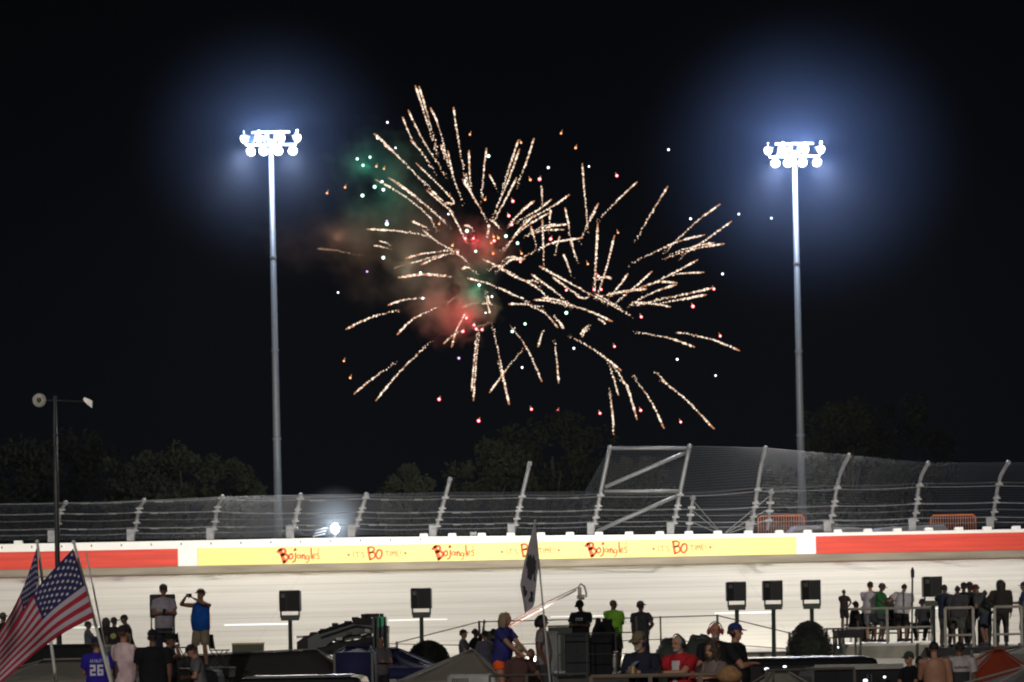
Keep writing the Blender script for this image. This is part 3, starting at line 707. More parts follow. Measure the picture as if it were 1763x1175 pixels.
# ------------------------------------------------------------------ haze
hz = MB(); hz.box((0, 185, 47), (440, 480, 98)); hm = bpy.data.materials.new('haze'); hm.use_nodes = True; n = hm.node_tree; n.nodes.clear()
out = n.nodes.new('ShaderNodeOutputMaterial'); pv = n.nodes.new('ShaderNodeVolumePrincipled'); n.links.new(pv.outputs[0], out.inputs['Volume'])
pv.inputs['Density'].default_value = .00005; pv.inputs['Color'].default_value = (.82, .88, 1, 1)
ho = hz.build('haze', hm); tag(ho, kind='stuff')
# ================================================================== infield: platforms, vehicles, tents
def rotY(a): return M.Rotation(a, 3, 'Y')
m_plank = mat('plank_wood', (.10, .08, .06), .85, var=.3, scale=3, stretch=(.4, 6, 1))
m_black = mat('black_paint', (.012, .012, .013), .25, spec=.6, coat=.6, var=.1)
m_blackm = mat('black_matt', (.011, .011, .012), .85, var=.3)
m_whitep = mat('white_paint', (.42, .41, .38), .5, var=.15, scale=1.5)
m_chrome = mat('bright_trim', (.6, .62, .66), .18, metal=1, var=.05)
m_glass = mat('dark_glass', (.01, .012, .015), .08, spec=.7)
m_rub = mat('rubber', (.02, .02, .02), .85)
m_railg = mat('grey_rail', (.27, .26, .23), .55, metal=.2, var=.2)
m_railp = mat('pale_rail', (.20, .19, .165), .6, var=.2)
m_raild = mat('dark_rail', (.07, .065, .055), .6, metal=.2, var=.2)

def platform(x0, x1, y0, y1, z, label, m_floor=None, m_edge=None, edge_h=.16, name='viewing_platform', skirt=None, group=None):
    """a deck on scaffold legs with cross braces"""
    t = empty(name, ((x0 + x1) / 2, (y0 + y1) / 2, 0), label, 'platform', group)
    w, d = x1 - x0, y1 - y0
    MB().box((0, 0, z - .03), (w, d, .06)).build('deck', m_floor or m_plank, t)
    MB().box((0, 0, z - .063 - edge_h / 2), (w - .04, d - .04, edge_h)).build('deck_frame', m_edge or m_raild, t)
    nx_ = max(2, int(w / 2.4) + 1)
    for i in range(nx_):
        for s in (-1, 1):
            x = -w / 2 + .1 + (w - .2) * i / (nx_ - 1); y = s * (d / 2 - .12)
            MB().tube([(x, y, 0), (x, y, z - .065 - edge_h)], .035, 8).build('leg', m_raild, t)
    for i in range(nx_ - 1):
        xa = -w / 2 + .1 + (w - .2) * i / (nx_ - 1); xb_ = -w / 2 + .1 + (w - .2) * (i + 1) / (nx_ - 1)
        b = MB(); zt_ = z - .2 - edge_h; b.tube([(xa, -d / 2 + .06, .2), (xb_, -d / 2 + .06, zt_)], .02, 6); b.tube([(xa, -d / 2 + .02, zt_), (xb_, -d / 2 + .02, .2)], .02, 6); b.build('cross_brace', m_raild, t)
    if skirt:
        MB().box((0, d / 2 - .3, z / 2), (w - .1, .03, z - .3)).build('skirt', skirt, t)
    return t
def railing(pts, z0, h, label, m=m_railg, mids=(.5,), r=.022, flat=True, group=None, name='railing'):
    """pts: list of (x, y) posts; posts, top rail and mid rails as parts"""
    o0 = V((pts[0][0], pts[0][1], z0)); t = empty(name, o0, label, 'railing', group)
    P = [V((x, y, z0)) - o0 for x, y in pts]
    for p in P: MB().box(p + V((0, 0, h / 2)), (r * 2, r * 2, h)).build('post', m, t)
    for f in (1.0,) + tuple(mids):
        b = MB()
        for a, c in zip(P, P[1:]):
            b.tube([a + V((0, -r * (0 if f == 1 else .2), h * f)), c + V((0, 0, h * f))], r * (1.15 if f == 1 else .9), 8)
        b.build('rail', m, t)
    return t
def motorhome(x0, x1, Y0, depth, ztop, label, m_body, m_roof=None, trim=True, group=None, name='motorhome'):
    w = x1 - x0; t = empty(name, ((x0 + x1) / 2, Y0 + depth / 2, 0), label, 'motorhome', group)
    hb = ztop - .55
    MB().box((0, 0, .55 + hb / 2), (w, depth, hb)).build('body', m_body, t, bevel=.14)
    MB().box((0, 0, ztop + .012), (w - .5, depth - .5, .03)).build('roof', m_roof or m_body, t)
    if trim: MB().box((0, -depth / 2 + .07, ztop + .02), (w - .4, .05, .05)).build('roof_trim', m_chrome, t, bevel=.012)
    n_ = max(2, int(w / 2))
    for i in range(n_):
        xx = -w / 2 + w * (i + .5) / n_
        f = MB().box((xx, -depth / 2 - .012, ztop - .95), (w / n_ * .62, .03, .6)).build('window', m_raild, t)
        MB().box((xx, -depth / 2 - .032, ztop - .95), (w / n_ * .62 - .1, .02, .5)).build('pane', m_glass, f)
    for sx in (-.34, .3):
        for sy in (-1, 1):
            wv = MB(); c = V((sx * w, sy * (depth / 2 - .12), .48)); wv.loft([(c + V((0, -.13, 0)), V((.46, 0, 0)), V((0, 0, .46))), (c + V((0, .13, 0)), V((.46, 0, 0)), V((0, 0, .46)))], 20)
            o = wv.build('wheel', m_rub, t); wv = MB(); wv.loft([(c + V((0, sy * .13, 0)), V((.25, 0, 0)), V((0, 0, .25))), (c + V((0, sy * .15, 0)), V((.2, 0, 0)), V((0, 0, .2)))], 16); wv.build('rim', m_chrome, o)
    return t
def X(px, Y): return at(px, 1100, Y).x
def Zp(px, py, Y): return at(px, py, Y).z

# --- front left deck
FL = 2.36
platform(X(-110, 46), X(372, 46), 43.2, 48.2, FL, 'long wooden deck under the crowd at the lower left')
platform(X(-60, 30), X(240, 30), 28.6, 31.4, FL - .12, 'lower wooden deck in the bottom left corner')
# --- roof the two standing men use
RV1 = Zp(340, 1153, 62)
motorhome(X(250, 62), X(382, 62), 60.9, 2.6, RV1, 'dark motorhome whose roof carries the man in the blue tank top', m_blackm, trim=False)
# --- glossy dark motorhome with white side, bottom left centre
zR = Zp(520, 1166, 52)
mh = motorhome(X(408, 52), X(628, 52), 51, 2.5, zR, 'dark glossy motorhome roof with chrome edge below the charcoal canopy', m_black)
MB().box((X(450, 52) - mh.location.x, -1.29, zR - .62), (.9, .04, .9)).build('side_panel', m_whitep, mh)
b = MB()
for k, px in enumerate((505, 536, 543, 551, 582)): b.ell((X(px, 51) - mh.location.x, -1.28, zR - .12 - .02 * (k % 2)), (.02, .02, .02), None, 6, 4)
b.build('marker_lights', mat('marker_light', (.5, .45, .4), emit=(1, .85, .6), es=.5), mh)
# --- left backdrop: dark van roofs with far people
motorhome(X(-40, 82), X(262, 82), 80, 2.5, 2.76, 'dark low trailer behind the flags on the left', m_blackm, trim=False, name='trailer')
motorhome(X(30, 56), X(190, 56), 55, 2.3, Zp(110, 1112, 56), 'black van roof right of the large striped flag pole', m_blackm, trim=False, name='van')
# dark box with yellow top
bxm = empty('storage_box', (X(427, 76), 76, 0), 'dark green storage box with yellowish lid left of the first black floodlight box', 'box')
zz = Zp(427, 1107, 76); w_ = X(451, 76) - X(400, 76)
MB().box((0, 0, zz - .25), (w_, .7, .42)).build('box_body', mat('box_green', (.03, .04, .025), .7), bxm); MB().box((0, 0, zz - .02), (w_ + .03, .74, .04)).build('lid', mat('lid_yellow', (.35, .22, .06), .6), bxm)
MB().box((0, .1, (zz - .46) / 2), (w_ * .8, .5, zz - .46)).build('stand', m_blackm, bxm)

# --- tents
def hip_tent(pts_ridge, pts_eave, label, m, legs=True, edge=None, name='canopy_tent', drop=.22):
    """ridge: 2 points (3D), eave: 4 points (front left, front right, back right, back left)"""
    r0, r1 = [V(p) for p in pts_ridge]; E = [V(p) for p in pts_eave]
    org = V((sum(p.x for p in E) / 4, sum(p.y for p in E) / 4, 0)); t = empty(name, org, label, 'canopy')
    r0 -= org; r1 -= org; E = [p - org for p in E]
    b = MB()
    def quad(a, c, d, e, n_=8, sag=.06):
        vs = []; fs = []
        for i in range(n_ + 1):
            for j in range(n_ + 1):
                u, v = i / n_, j / n_; p = (a.lerp(c, u)).lerp(e.lerp(d, u), v); p = p + V((0, 0, -sag * 4 * v * (1 - v) * (.6 + .4 * sin(u * 9)))); vs.append(p)
        for i in range(n_):
            for j in range(n_): fs.append((i * (n_ + 1) + j, (i + 1) * (n_ + 1) + j, (i + 1) * (n_ + 1) + j + 1, i * (n_ + 1) + j + 1))
        b.add(vs, fs)
    quad(E[0], E[1], r1, r0); quad(E[2], E[3], r0, r1); quad(E[1], E[2], r1, r1, 6); quad(E[3], E[0], r0, r0, 6)
    for k in range(4):
        a, c = E[k], E[(k + 1) % 4]; b.add([a, c, c - V((0, 0, drop)), a - V((0, 0, drop))], [(0, 1, 2, 3)])
    o = b.build('canopy', m, t, smooth=True); sm = o.modifiers.new('thick', 'SOLIDIFY'); sm.thickness = .008
    eb = MB(); eb.tube([r0 + V((0, 0, .02)), r1 + V((0, 0, .02))], .02, 6)
    for a, c in ((r0, E[0]), (r1, E[1]), (r1, E[2]), (r0, E[3])): eb.tube([a + V((0, 0, .015)), c + V((0, 0, .015))], .016, 6)
    eb.build('seam', edge or m, t)
    if legs:
        for p in E: MB().tube([V((p.x, p.y, 0)), p - V((0, 0, .02))], .03, 8).build('leg', m_railg, t)
    return t
def pyr(pxp, pyp, Yp, pxl, pxr, pye, w, label, m, dyv=3.0, ridge=0, **k):
    p = at(pxp, pyp, Yp); z = Zp(pxl, pye, Yp - dyv / 2)
    l = X(pxl, Yp - dyv / 2); r = X(pxr, Yp - dyv / 2); f, bk = Yp - dyv / 2, Yp + dyv / 2
    return hip_tent((p - V((ridge, 0, 0)), p + V((ridge, 0, 0))), ((l, f, z), (r, f, z), (r, bk, z), (l, bk, z)), label, m, **k)
m_char = mat('tent_charcoal', (.055, .054, .05), .9, var=.12, scale=1.2, bump=.3)
m_seam = mat('tent_seam', (.24, .23, .21), .8, var=.1)
m_navy = mat('tent_navy', (.018, .022, .085), .8, var=.15, scale=1.5, bump=.3)
m_ltent = mat('tent_grey', (.24, .22, .185), .9, var=.08, scale=1.2, bump=.3)
m_otent = mat('tent_orange', (.33, .045, .014), .85, var=.12, scale=1.2, bump=.3)
m_gtarp = mat('tarp_green_grey', (.045, .055, .045), .85, var=.35, scale=2, bump=.6)
hip_tent((at(300, 1131, 66), at(545, 1119, 66)), ((X(250, 64.4), 64.4, Zp(345, 1192, 64.4)), (X(640, 64.4), 64.4, Zp(640, 1192, 64.4) + .02), (X(650, 67.6), 67.6, Zp(640, 1176, 67.6)), (X(250, 67.6), 67.6, Zp(345, 1180, 67.6))), 'charcoal canopy tent with pale seams left of the green machine', m_char, edge=m_seam, legs=True)
pyr(676, 1117, 72, 590, 766, 1156, 3, 'navy blue canopy tent behind the pale grey canopy', m_navy, ridge=.1)
pyr(617, 1114, 66, 575, 640, 1124, 2, 'small dark blue boxy canopy in front of the green machine', m_navy, ridge=.28, dyv=2, drop=.75)
pyr(812, 1120, 55, 676, 872, 1178, 3, 'pale grey canopy tent at the bottom centre', m_ltent, edge=m_seam, ridge=.02)
pyr(1719, 1119, 52, 1654, 1806, 1180, 3, 'orange canopy tent at the lower right', m_otent, ridge=.05)
pyr(1790, 1108, 62, 1728, 1850, 1127, 3, 'pale grey canopy tent behind the orange one', m_ltent, ridge=.1)
pyr(1815, 1146, 38, 1688, 1940, 1196, 3, 'dull grey canopy tent in the bottom right corner', mat('tent_dull', (.10, .095, .085), .9), ridge=.3, edge=m_seam)
pyr(112, 1137, 54, -60, 205, 1176, 3, 'pale canvas canopy below the large striped flag', m_ltent, ridge=.4)

# --- rooftop air conditioner
ac = empty('air_conditioner', (X(810, 52.4), 52.4, Zp(800, 1187, 52)), 'pale rooftop air conditioner with a dark grille at the bottom edge centre', 'air conditioner')
rz_ = ac.location.z
MB().box((0, 0, .13), (.95, .7, .26), taper=.9).build('housing', m_whitep, ac, bevel=.05)
g = MB()
for k in range(9): g.box((-.34 + k * .035, -.345, .14), (.014, .02, .13), )
g.build('grille', m_blackm, ac)
motorhome(X(715, 52), X(985, 52), 50.8, 2.8, rz_ - .03, 'dark motorhome under the pale rooftop air conditioner', m_blackm, trim=False)

# --- centre deck (woman with orange shorts) and mid deck
DC = 2.57
platform(X(838, 49), X(1010, 49), 47.6, 50.4, DC, 'narrow scaffold deck carrying the woman in orange shorts') 
DM = 2.88
platform(X(955, 67), X(1215, 67), 63.8, 71.2, DM, 'wide dark deck carrying the man in the lime shirt', m_floor=m_blackm, skirt=m_blackm)
# dark padded sides, tables and boxes on the mid deck
def crate(px0, px1, py0, Y, z0, label, m, cat='box', name='equipment_box', dep=.6, lid=None):
    x0, x1 = X(px0, Y), X(px1, Y); h = Zp((px0 + px1) / 2, py0, Y) - z0
    t = empty(name, ((x0 + x1) / 2, Y, z0), label, cat)
    MB().box((0, 0, (h - .05) / 2), (x1 - x0, dep, h - .05)).build('box_body', m, t, bevel=.02)
    MB().box((0, 0, h - .022), (x1 - x0 + .03, dep + .03, .044)).build('lid', lid or m, t, bevel=.01)
    for s in (-1, 1): MB().box((s * ((x1 - x0) / 2 + .012), 0, h * .7), (.02, .16, .04)).build('handle', m_raild, t)
    return t
crate(1015, 1052, 1093, 65.2, DM, 'black equipment box in front of the jackets on chairs', m_blackm, dep=.5)
crate(972, 1014, 1092, 65.0, DM, 'dark box at the left end of the mid deck', mat('box_dark_teal', (.02, .028, .028), .7), dep=.5)
crate(935, 965, 1090, 72.5, 2.2, 'pale cooler behind the cap man on the centre deck', mat('cooler_grey', (.30, .31, .30), .6), 'cooler', 'cooler')
gen = crate(944, 987, 1077, 80.5, 2.2, 'grey green generator cabinet left of the man in the black printed shirt', mat('cabinet_green', (.035, .042, .032), .6), 'cabinet', 'cabinet', dep=1)
g = MB()
for k in range(4): g.box((-.24, -.512, 1.42 + k * .075), (.28, .02, .03))
g.build('grille', m_seam, gen)
def tarp_heap(px0, px1, py0, Y, z0, label, m, seed=1):
    x0, x1 = X(px0, Y), X(px1, Y); h = Zp((px0 + px1) / 2, py0, Y) - z0; w = (x1 - x0) / 2
    o = MB(); nu, nv = 28, 12; vs = []; fs = []
    for j in range(nv + 1):
        t_ = j / nv * pi / 2
        for k in range(nu):
            a = 2 * pi * k / nu; n_ = NZ.noise(V((cos(a) * 2 + seed, sin(a) * 2, t_ * 3))) * .12
            e = lambda c, q: math.copysign(abs(c) ** q, c)
            vs.append(((w * e(cos(a), .6) * (sin(t_) ** .5 if t_ > 0 else 0)) * (1 + n_), .6 * e(sin(a), .6) * (sin(t_) ** .5 if t_ > 0 else 0) * (1 + n_), h * cos(t_) ** .7 * (1 + n_ * .8)) if True else 0)
    for j in range(nv):
        for k in range(nu): k2 = (k + 1) % nu; fs.append((j * nu + k, (j + 1) * nu + k, (j + 1) * nu + k2, j * nu + k2))
    o.add(vs, fs); q = o.build('covered_pile', m, smooth=True, loc=((x0 + x1) / 2, Y, z0)); tag(q, label, 'covered pile'); return q
platform(X(1120, 60), X(1245, 60), 59, 61.4, 2.5, 'dark deck under the green grey covered pile', m_floor=m_blackm)
tarp_heap(1126, 1188, 1102, 60.2, 2.5, 'green grey tarp covered pile beside the bearded man in the camouflage cap', m_gtarp, 1)
tarp_heap(1172, 1240, 1097, 60.0, 2.5, 'green grey tarp covered hump behind the grey haired man with red ear muffs', m_gtarp, 4)

# --- fence along the inside of the track: thin dark rail with posts
def z_at(px, py, Y): return at(px, py, Y)
ir = empty('cable_fence', (X(683, 83), 83, 0), 'thin dark cable fence with slender posts along the inside of the track', 'fence')
ps = [(683, 1107), (825, 1071), (1137, 1063), (1235, 1060), (1359, 1090)]
P = [at(x, y, 83) - V((ir.location.x, 83, 0)) for x, y in ps]
m_cab = mat('dark_cable', (.05, .05, .045), .6)
for p in P: MB().tube([(p.x, 0, 0), (p.x, 0, p.z + .03)], .035 if p is not P[2] else .025, 8).build('post', m_cab, ir)
b = MB(); b.tube(P, .018, 6); b.build('top_cable', m_cab, ir)
for dy_ in ((1118, 1104), ):
    b = MB(); b.tube([at(640, 1108, 83) - ir.location, at(830, 1112, 83) - ir.location, at(1137, 1101, 83) - ir.location, at(1362, 1090 + 28, 83) - ir.location], .014, 6); b.build('lower_cable', m_cab, ir)

# --- front deck with hand rail
DF = 2.2
platform(X(1015, 38), X(1290, 38), 35.2, 42.2, DF, 'front scaffold deck under the row of men wearing ear defenders')
zr = Zp(1150, 1163, 36.75)
railing([(X(1016, 36.75), 36.75), (X(1118, 36.75), 36.75), (X(1205, 36.75), 36.75), (X(1272, 36.75), 36.75)], DF, zr - DF, 'brown hand rail the bearded man and the red shirt man lean on', mat('brown_rail', (.12, .09, .065), .7), (.5,), .026)
railing([(X(842, 47.8), 47.8), (X(905, 47.8), 47.8), (X(1010, 47.8), 47.8)], DC, .62, 'low dark railing in front of the woman in orange shorts', m_raild, (.45,), .022)
railing([(X(960, 64), 64), (X(1010, 64), 64), (X(1060, 64), 64), (X(1110, 64), 64)], DM, .95, 'thin dark railing along the front of the mid deck', m_raild, (.5,), .012)

# --- black vehicles right of centre
motorhome(X(1262, 60), X(1500, 60), 58.8, 2.6, Zp(1400, 1133, 60), 'long glossy black motorhome roof below the dark round bush', m_black, trim=False)
mh2 = motorhome(X(1386, 50), X(1548, 50), 49, 2.4, Zp(1470, 1150, 50), 'black vehicle with pale grey roof rim at the lower right of centre', m_blackm, m_black, trim=False, name='vehicle')
MB().box((0, -1.16, Zp(1470, 1150, 50) + .03), (X(1540, 50) - X(1392, 50), .1, .09)).build('roof_rim', m_railg, mh2)
for px in (1480, 1486): MB().box((X(px, 50) - mh2.location.x, -1.235, 2.9), (.03, .02, .35)).build('door_hinge', m_chrome, mh2)
# roof marker lamps (tiny lit points seen on the black vehicles)
m_mk = mat('tiny_lamp', (1, 1, 1), emit=(.85, .88, 1), es=2.5)
for (px, py, Y, sx, sz, lab) in ((1320, 1152, 58.6, .10, .05, 'tiny lit lamp, left one on the black roof below the bush'), (1351, 1148, 58.6, .08, .04, 'tiny lit lamp, right one on the black roof below the bush'),
                            (1191, 1144, 44, .11, .035, 'small lit strip lamp between the red shirt man and the curly haired person'), (1443, 1115, 60, .04, .04, 'tiny lit lamp beside the left end of the railed platform'),
                            (1490, 1172, 48.7, .08, .05, 'tiny lit lamp at the bottom edge on the dark vehicle'), (1523, 1166, 48.7, .05, .04, 'tiny lit lamp nearest the cap boy at the lower right')):
    p = at(px, py, Y); t = empty('marker_lamp', p, lab, 'lamp', 'tiny lit lamps on the vehicles')
    MB().ell((0, 0, 0), (sx / 2, .02, sz / 2)).build('lens', m_mk, t, smooth=True); MB().box((0, .03, 0), (sx * 1.1, .03, sz * 1.2)).build('housing', m_blackm, t)
    MB().tube([(0, .04, 0), (0, .04, -max(.3, p.z - 2.3))], .012, 6).build('stalk', m_blackm, t)
pyr(1342, 1157, 46, 1305, 1400, 1186, 3, 'beige small canopy peeking up at the bottom edge right of the ear muff men', m_ltent, dyv=2, ridge=.12)
railing([(X(1318, 43), 43), (X(1330, 43), 43), (X(1398, 43), 43), (X(1470, 43), 43)], 2.0, Zp(1390, 1153, 43) - 2.0, 'dark thin railing in front of the black vehicles', m_raild, (.6,), .02)
platform(X(1300, 43), X(1480, 43), 42.9, 44.6, 2.0, 'dark low deck in front of the black vehicles', m_floor=m_blackm)

# --- right railed platform (two tier pale edge)
DR = Zp(1520, 1108, 83)
x0, x1 = X(1450, 83), X(1608, 83)
rp = platform(x0, x1, 82.2, 87.5, DR, 'pale edged railed platform on the right crowded with spectators', m_floor=m_whitep, m_edge=mat('pale_edge', (.20, .19, .16), .7, var=.25, scale=2), edge_h=.36)
MB().box((0, -2.55, DR - .62), (x1 - x0 - .05, .1, .42)).build('lower_fascia', m_whitep, rp)
MB().box((.02, -2.52, (DR - .85) / 2), (x1 - x0 - .3, .08, DR - .87)).build('dark_side', m_blackm, rp)
zrr = Zp(1520, 1048, 82.4) - DR
railing([(X(1452, 82.4), 82.4), (X(1528, 82.4), 82.4), (X(1605, 82.4), 82.4)], DR, zrr, 'pale two bar railing in front of the white shirt spectators', m_railp, (.45,), .034)
railing([(X(1452, 87), 87), (X(1481, 87), 87), (X(1530, 87), 87), (X(1605, 87), 87)], DR, .55, 'low dark railing at the back of the railed platform', m_raild, (.5,), .025)
DR2 = Zp(1690, 1114, 80)
for px, Yc in ((1475, 86.25), (1487, 85.05), (1537, 86.05), (1590, 85.65)):
    t = empty('camp_stool', (X(px, Yc), Yc, DR + .03), {1475: 'stool under the small seated silhouette behind the railing', 1487: 'stool under the low seated dark figure', 1537: 'stool under the dark figure between the green shirt man and the heavy man', 1590: 'stool under the crouching person below the last black box'}[px], 'stool')
    MB().box((0, 0, .36), (.4, .36, .04)).build('seat', m_blackm, t)
    for sx in (-1, 1):
        for sy in (-1, 1): MB().tube([(sx * .16, sy * .14, .34), (sx * .18, sy * .16, 0)], .014, 6).build('leg', m_raild, t)
platform(X(1612, 80), X(1800, 80), 79.4, 85.5, DR2, 'dark platform at the far right edge crowded with dark clothed spectators', m_floor=m_blackm, m_edge=m_blackm)
railing([(X(1628, 79.6), 79.6), (X(1676, 79.6), 79.6)], DR2, Zp(1650, 1047, 79.6) - DR2, 'pale gate frame in front of the dark clothed huddle', m_railp, (.31,), .036)
railing([(X(1713, 79.6), 79.6), (X(1759, 79.6), 79.6)], DR2, Zp(1735, 1045, 79.6) - DR2, 'pale gate frame in front of the hooded spectator', m_railp, (.31,), .036)
railing([(X(1686, 85), 85), (X(1694, 85), 85), (X(1712, 85), 85)], DR2, .75, 'short pale rail behind the bending spectator', m_railg, (.4,), .04)
# steps
b = empty('steps', (X(1692, 74), 74, 0), 'pale metal steps between the orange canopy and the dark platform', 'steps')
for k, py in enumerate((1127, 1142, 1157)):
    MB().box((0, -.3 * k, Zp(1692, py, 74)), (.55, .25, .04)).build('tread', m_railg, b)
for s in (-1, 1): MB().tube([(s * .3, 0, Zp(1692, 1120, 74)), (s * .3, -1.6, Zp(1692, 1200, 74))], .03, 6).build('stringer', m_raild, b)
for s in (-1, 1): MB().tube([(s * .3, .1, 0), (s * .3, 0, Zp(1692, 1120, 74))], .03, 6).build('leg', m_raild, b)
# far small stand with the two silhouettes, and the black trestle
DS = Zp(1460, 1085, 80.5)
platform(X(1438, 80.5), X(1484, 80.5), 79.9, 81.3, DS, 'small far stand carrying the slim silhouette at the left of the right platform', m_floor=m_blackm, m_edge=m_blackm)
b = empty('trestle', (X(1434, 79), 79, 0), 'spindly black trestle stand between the round bush and the railed platform', 'trestle')
zt_ = Zp(1434, 1083, 79); MB().box((0, 0, zt_), (.42, .3, .05)).build('trestle_top', m_blackm, b)
for k in (-.16, .02, .15): MB().tube([(k, 0, zt_), (k * 1.3, 0, zt_ - .7), (k * 1.6, 0, 0)], .028, 6).build('leg', m_blackm, b)
MB().tube([(-.2, 0, zt_ - .25), (.2, 0, zt_ - .25)], .018, 6).build('brace', m_blackm, b)
# thin pole with a dark tip
p = at(1570, 1107, 82.8); q = at(1571, 980, 82.8)
t = empty('antenna_pole', (p.x, 82.8, DR), 'thin antenna pole with a dark tip on the railed platform', 'pole')
MB().tube([(0, 0, 0), (q.x - p.x, 0, q.z - DR)], .028, 8).build('pole', m_raild, t); MB().tube([(q.x - p.x, 0, q.z - DR - .25), (q.x - p.x, 0, q.z - DR - .05), (q.x - p.x, 0, q.z - DR + .05)], [.05, .055, .02], 8).build('tip', m_blackm, t)

# --- shaggy dark bushes
def bush(px, py, Y, wpx, pyb, label, seed):
    rnd = random.Random(seed); z0 = Zp(px, pyb, Y); z1 = Zp(px, py, Y); x = X(px, Y); w = wpx / 2 * Y / F
    t = empty('bush', (x, Y, 0), label, 'bush', 'round dark bushes')
    b = MB(); b.tube([(0, 0, 0), (0, 0, z1 * .6), (0, 0, z1 - .3)], [.16, .1, .05], 8); b.build('trunk', m_bark, t)
    b = MB()
    for k in range(9000):
        a = rnd.random() * 6.28; v = rnd.random(); u = rnd.random() ** .35
        z = z0 + (z1 - z0) * v; rr = w * sqrt(max(0, 1 - (v ** 2.7))) * u
        p = V((cos(a) * rr, sin(a) * rr * .9, z)); s = rnd.uniform(.014, .034) * (1.0 + .3 * (rnd.random() < .1)); ax = V((rnd.gauss(0, 1), rnd.gauss(0, 1), rnd.gauss(0, 1))).normalized(); ay = ax.orthogonal().normalized()
        b.add([p + ax * s * 1.5, p + ay * s * .6, p - ax * s * 1.5, p - ay * s * .6], [(0, 1, 2, 3)])
    b.ell((0, 0, (z0 + z1) / 2 - .1), (w * .8, w * .75, (z1 - z0) * .42), None, 12, 8)
    b.build('foliage', mat('bush_leaf', (.010, .014, .009), .9, var=.5, scale=3), t, fixn=False)
bush(1393, 1070, 78, 84, 1150, 'tall round dark bush below the third black box of the right trio', 4)
bush(737, 1104, 79, 76, 1150, 'low round dark bush at the foot of the second black box', 5)

# --- black box floodlights on posts, seen from behind
m_boxd = mat('fixture_black', (.016, .015, .015), .55, var=.25, scale=4)
m_boxh = mat('fixture_patch', (.12, .12, .125), .5, var=.3, scale=8)
m_olive = mat('bracket_dark', (.02, .026, .02), .6)
def fixture(pxc, pyt, Y, wpx, hpx, pyb, label, yaw=.5):
    k = Y / F; c = at(pxc, pyt + hpx / 2, Y); w, h = wpx * k, hpx * k
    t = empty('track_floodlight', (X(pxc, Y), Y, 0), label, 'floodlight', 'black box floodlights facing the track'); x0 = t.location.x; c = c - V((x0, Y, 0))
    rz = M.Rotation(yaw, 3, 'Z')
    b = MB()     # box with a chamfered back: plan outline extruded
    ww = w * .5; dd = w * .36
    plan = [(-ww, dd), (-ww * .95, -dd * .2), (-ww * .28, -dd), (ww * .9, -dd * .35), (ww, dd)]
    b.prism([V((x, y, c.z - h / 2)) + V((c.x, 0, 0)) for x, y in plan], (0, 0, h)); b.build('housing', m_boxd, t, bevel=.012)
    b = MB(); b.box((c.x - ww * .58, -dd * .64, c.z + h * .28), (ww * .42, .02, h * .2), M.Rotation(-.63, 3, 'Z')); b.build('label_plate', m_boxh, t)
    b = MB(); b.box((c.x, .01, c.z + h / 2 + .01), (w * .9, dd * .9, .02)); b.build('top_lip', m_boxd, t)
    b = MB(); b.box((c.x, dd + .012, c.z), (w * .9, .02, h * .85)); b.build('lens', mat('fixture_lens', (.5, .5, .5), emit=(1, .95, .85), es=3), t)
    zb_ = c.z - h / 2
    b = MB(); yw = w * .82
    for s in (-1, 1): b.box((c.x + s * yw / 2, 0, zb_ - .09), (.045, .12, .22))
    b.box((c.x, 0, zb_ - .20), (yw, .16, .17)); b.build('bracket', m_olive, t)
    lamp('fixture_lamp', 'SPOT', (x0 + c.x, Y + dd + .06, c.z), FIX_P, (1, .96, .88), (x0 + c.x, 120, c.z + 5.4), 74, 1, .25)
    b = MB(); b.tube([(0, 0, 0), (c.x, 0, zb_ - .28)], .068, 10); b.build('post', m_olive, t, smooth=True)
    return t
FX = [(499, 1018, 38, 35, 'first black box floodlight from the left, on a post behind the charcoal canopy'), (725, 1014, 37, 34, 'second black box floodlight from the left, on a post beside the low bush'),
      (1268, 1003, 36, 32, 'left one of the three right black box floodlights on posts'), (1331, 1001, 36, 33, 'middle one of the three right black box floodlights on posts'),
      (1397, 1000, 35, 33, 'right one of the three black box floodlights, above the tall bush'), (1606, 994, 35, 34, 'black box floodlight behind the spectators on the railed platform')]
for px in (-150, 130, 310, 940, 1110, 1900):   # extra unseen lamps without boxes, added to even out the light along the row
    lamp('fixture_lamp', 'SPOT', (X(px, 88), 88.2, 3.2), FIX_P * (1 if px > 0 else 1.5), (1, .96, .88), (X(px, 88), 120, 8.6), 74, 1, .25)
for px, py, w, h, lab in FX: fixture(px, py, 88, w, h, 1120, lab)

# --- green machine with sloping boom
gm = empty('boom_machine', (X(590, 76), 76, 0), 'dark green wheeled machine with a long sloping boom and a bright green end panel', 'machine')
gx, Yg = gm.location.x, 76
m_gd = mat('machine_green', (.004, .014, .010), .35, var=.4, scale=3, coat=.4); m_gb = mat('machine_green_bright', (.03, .40, .20), .5, var=.2)
def gp(px, py, dy=0): p = at(px, py, Yg + dy); return V((p.x - gx, dy, p.z))
def slab(pts, dy, th, m, nm): MB().prism([gp(x, y, dy) for x, y in pts], (0, th, 0)).build(nm, m, gm)
slab([(530, 1100), (550, 1089), (606, 1072), (612, 1076), (668, 1078), (668, 1090), (640, 1091), (600, 1094), (572, 1103), (560, 1114), (530, 1118)], -.5, 1.0, m_gd, 'boom')
slab([(511, 1106), (522, 1098), (522, 1095), (532, 1094), (534, 1089), (546, 1088), (546, 1120), (511, 1120)], -.45, .9, m_blackm, 'front_step')
slab([(607, 1067), (618, 1064), (640, 1065), (640, 1080), (607, 1078)], -.48, .96, m_blackm, 'engine_cover')
slab([(640, 1064), (650, 1061), (651, 1082), (640, 1084)], -.55, 1.1, m_gd, 'cab_back')
slab([(651, 1062), (663, 1062), (664, 1078), (651, 1080)], -.56, .9, m_gb, 'end_panel')
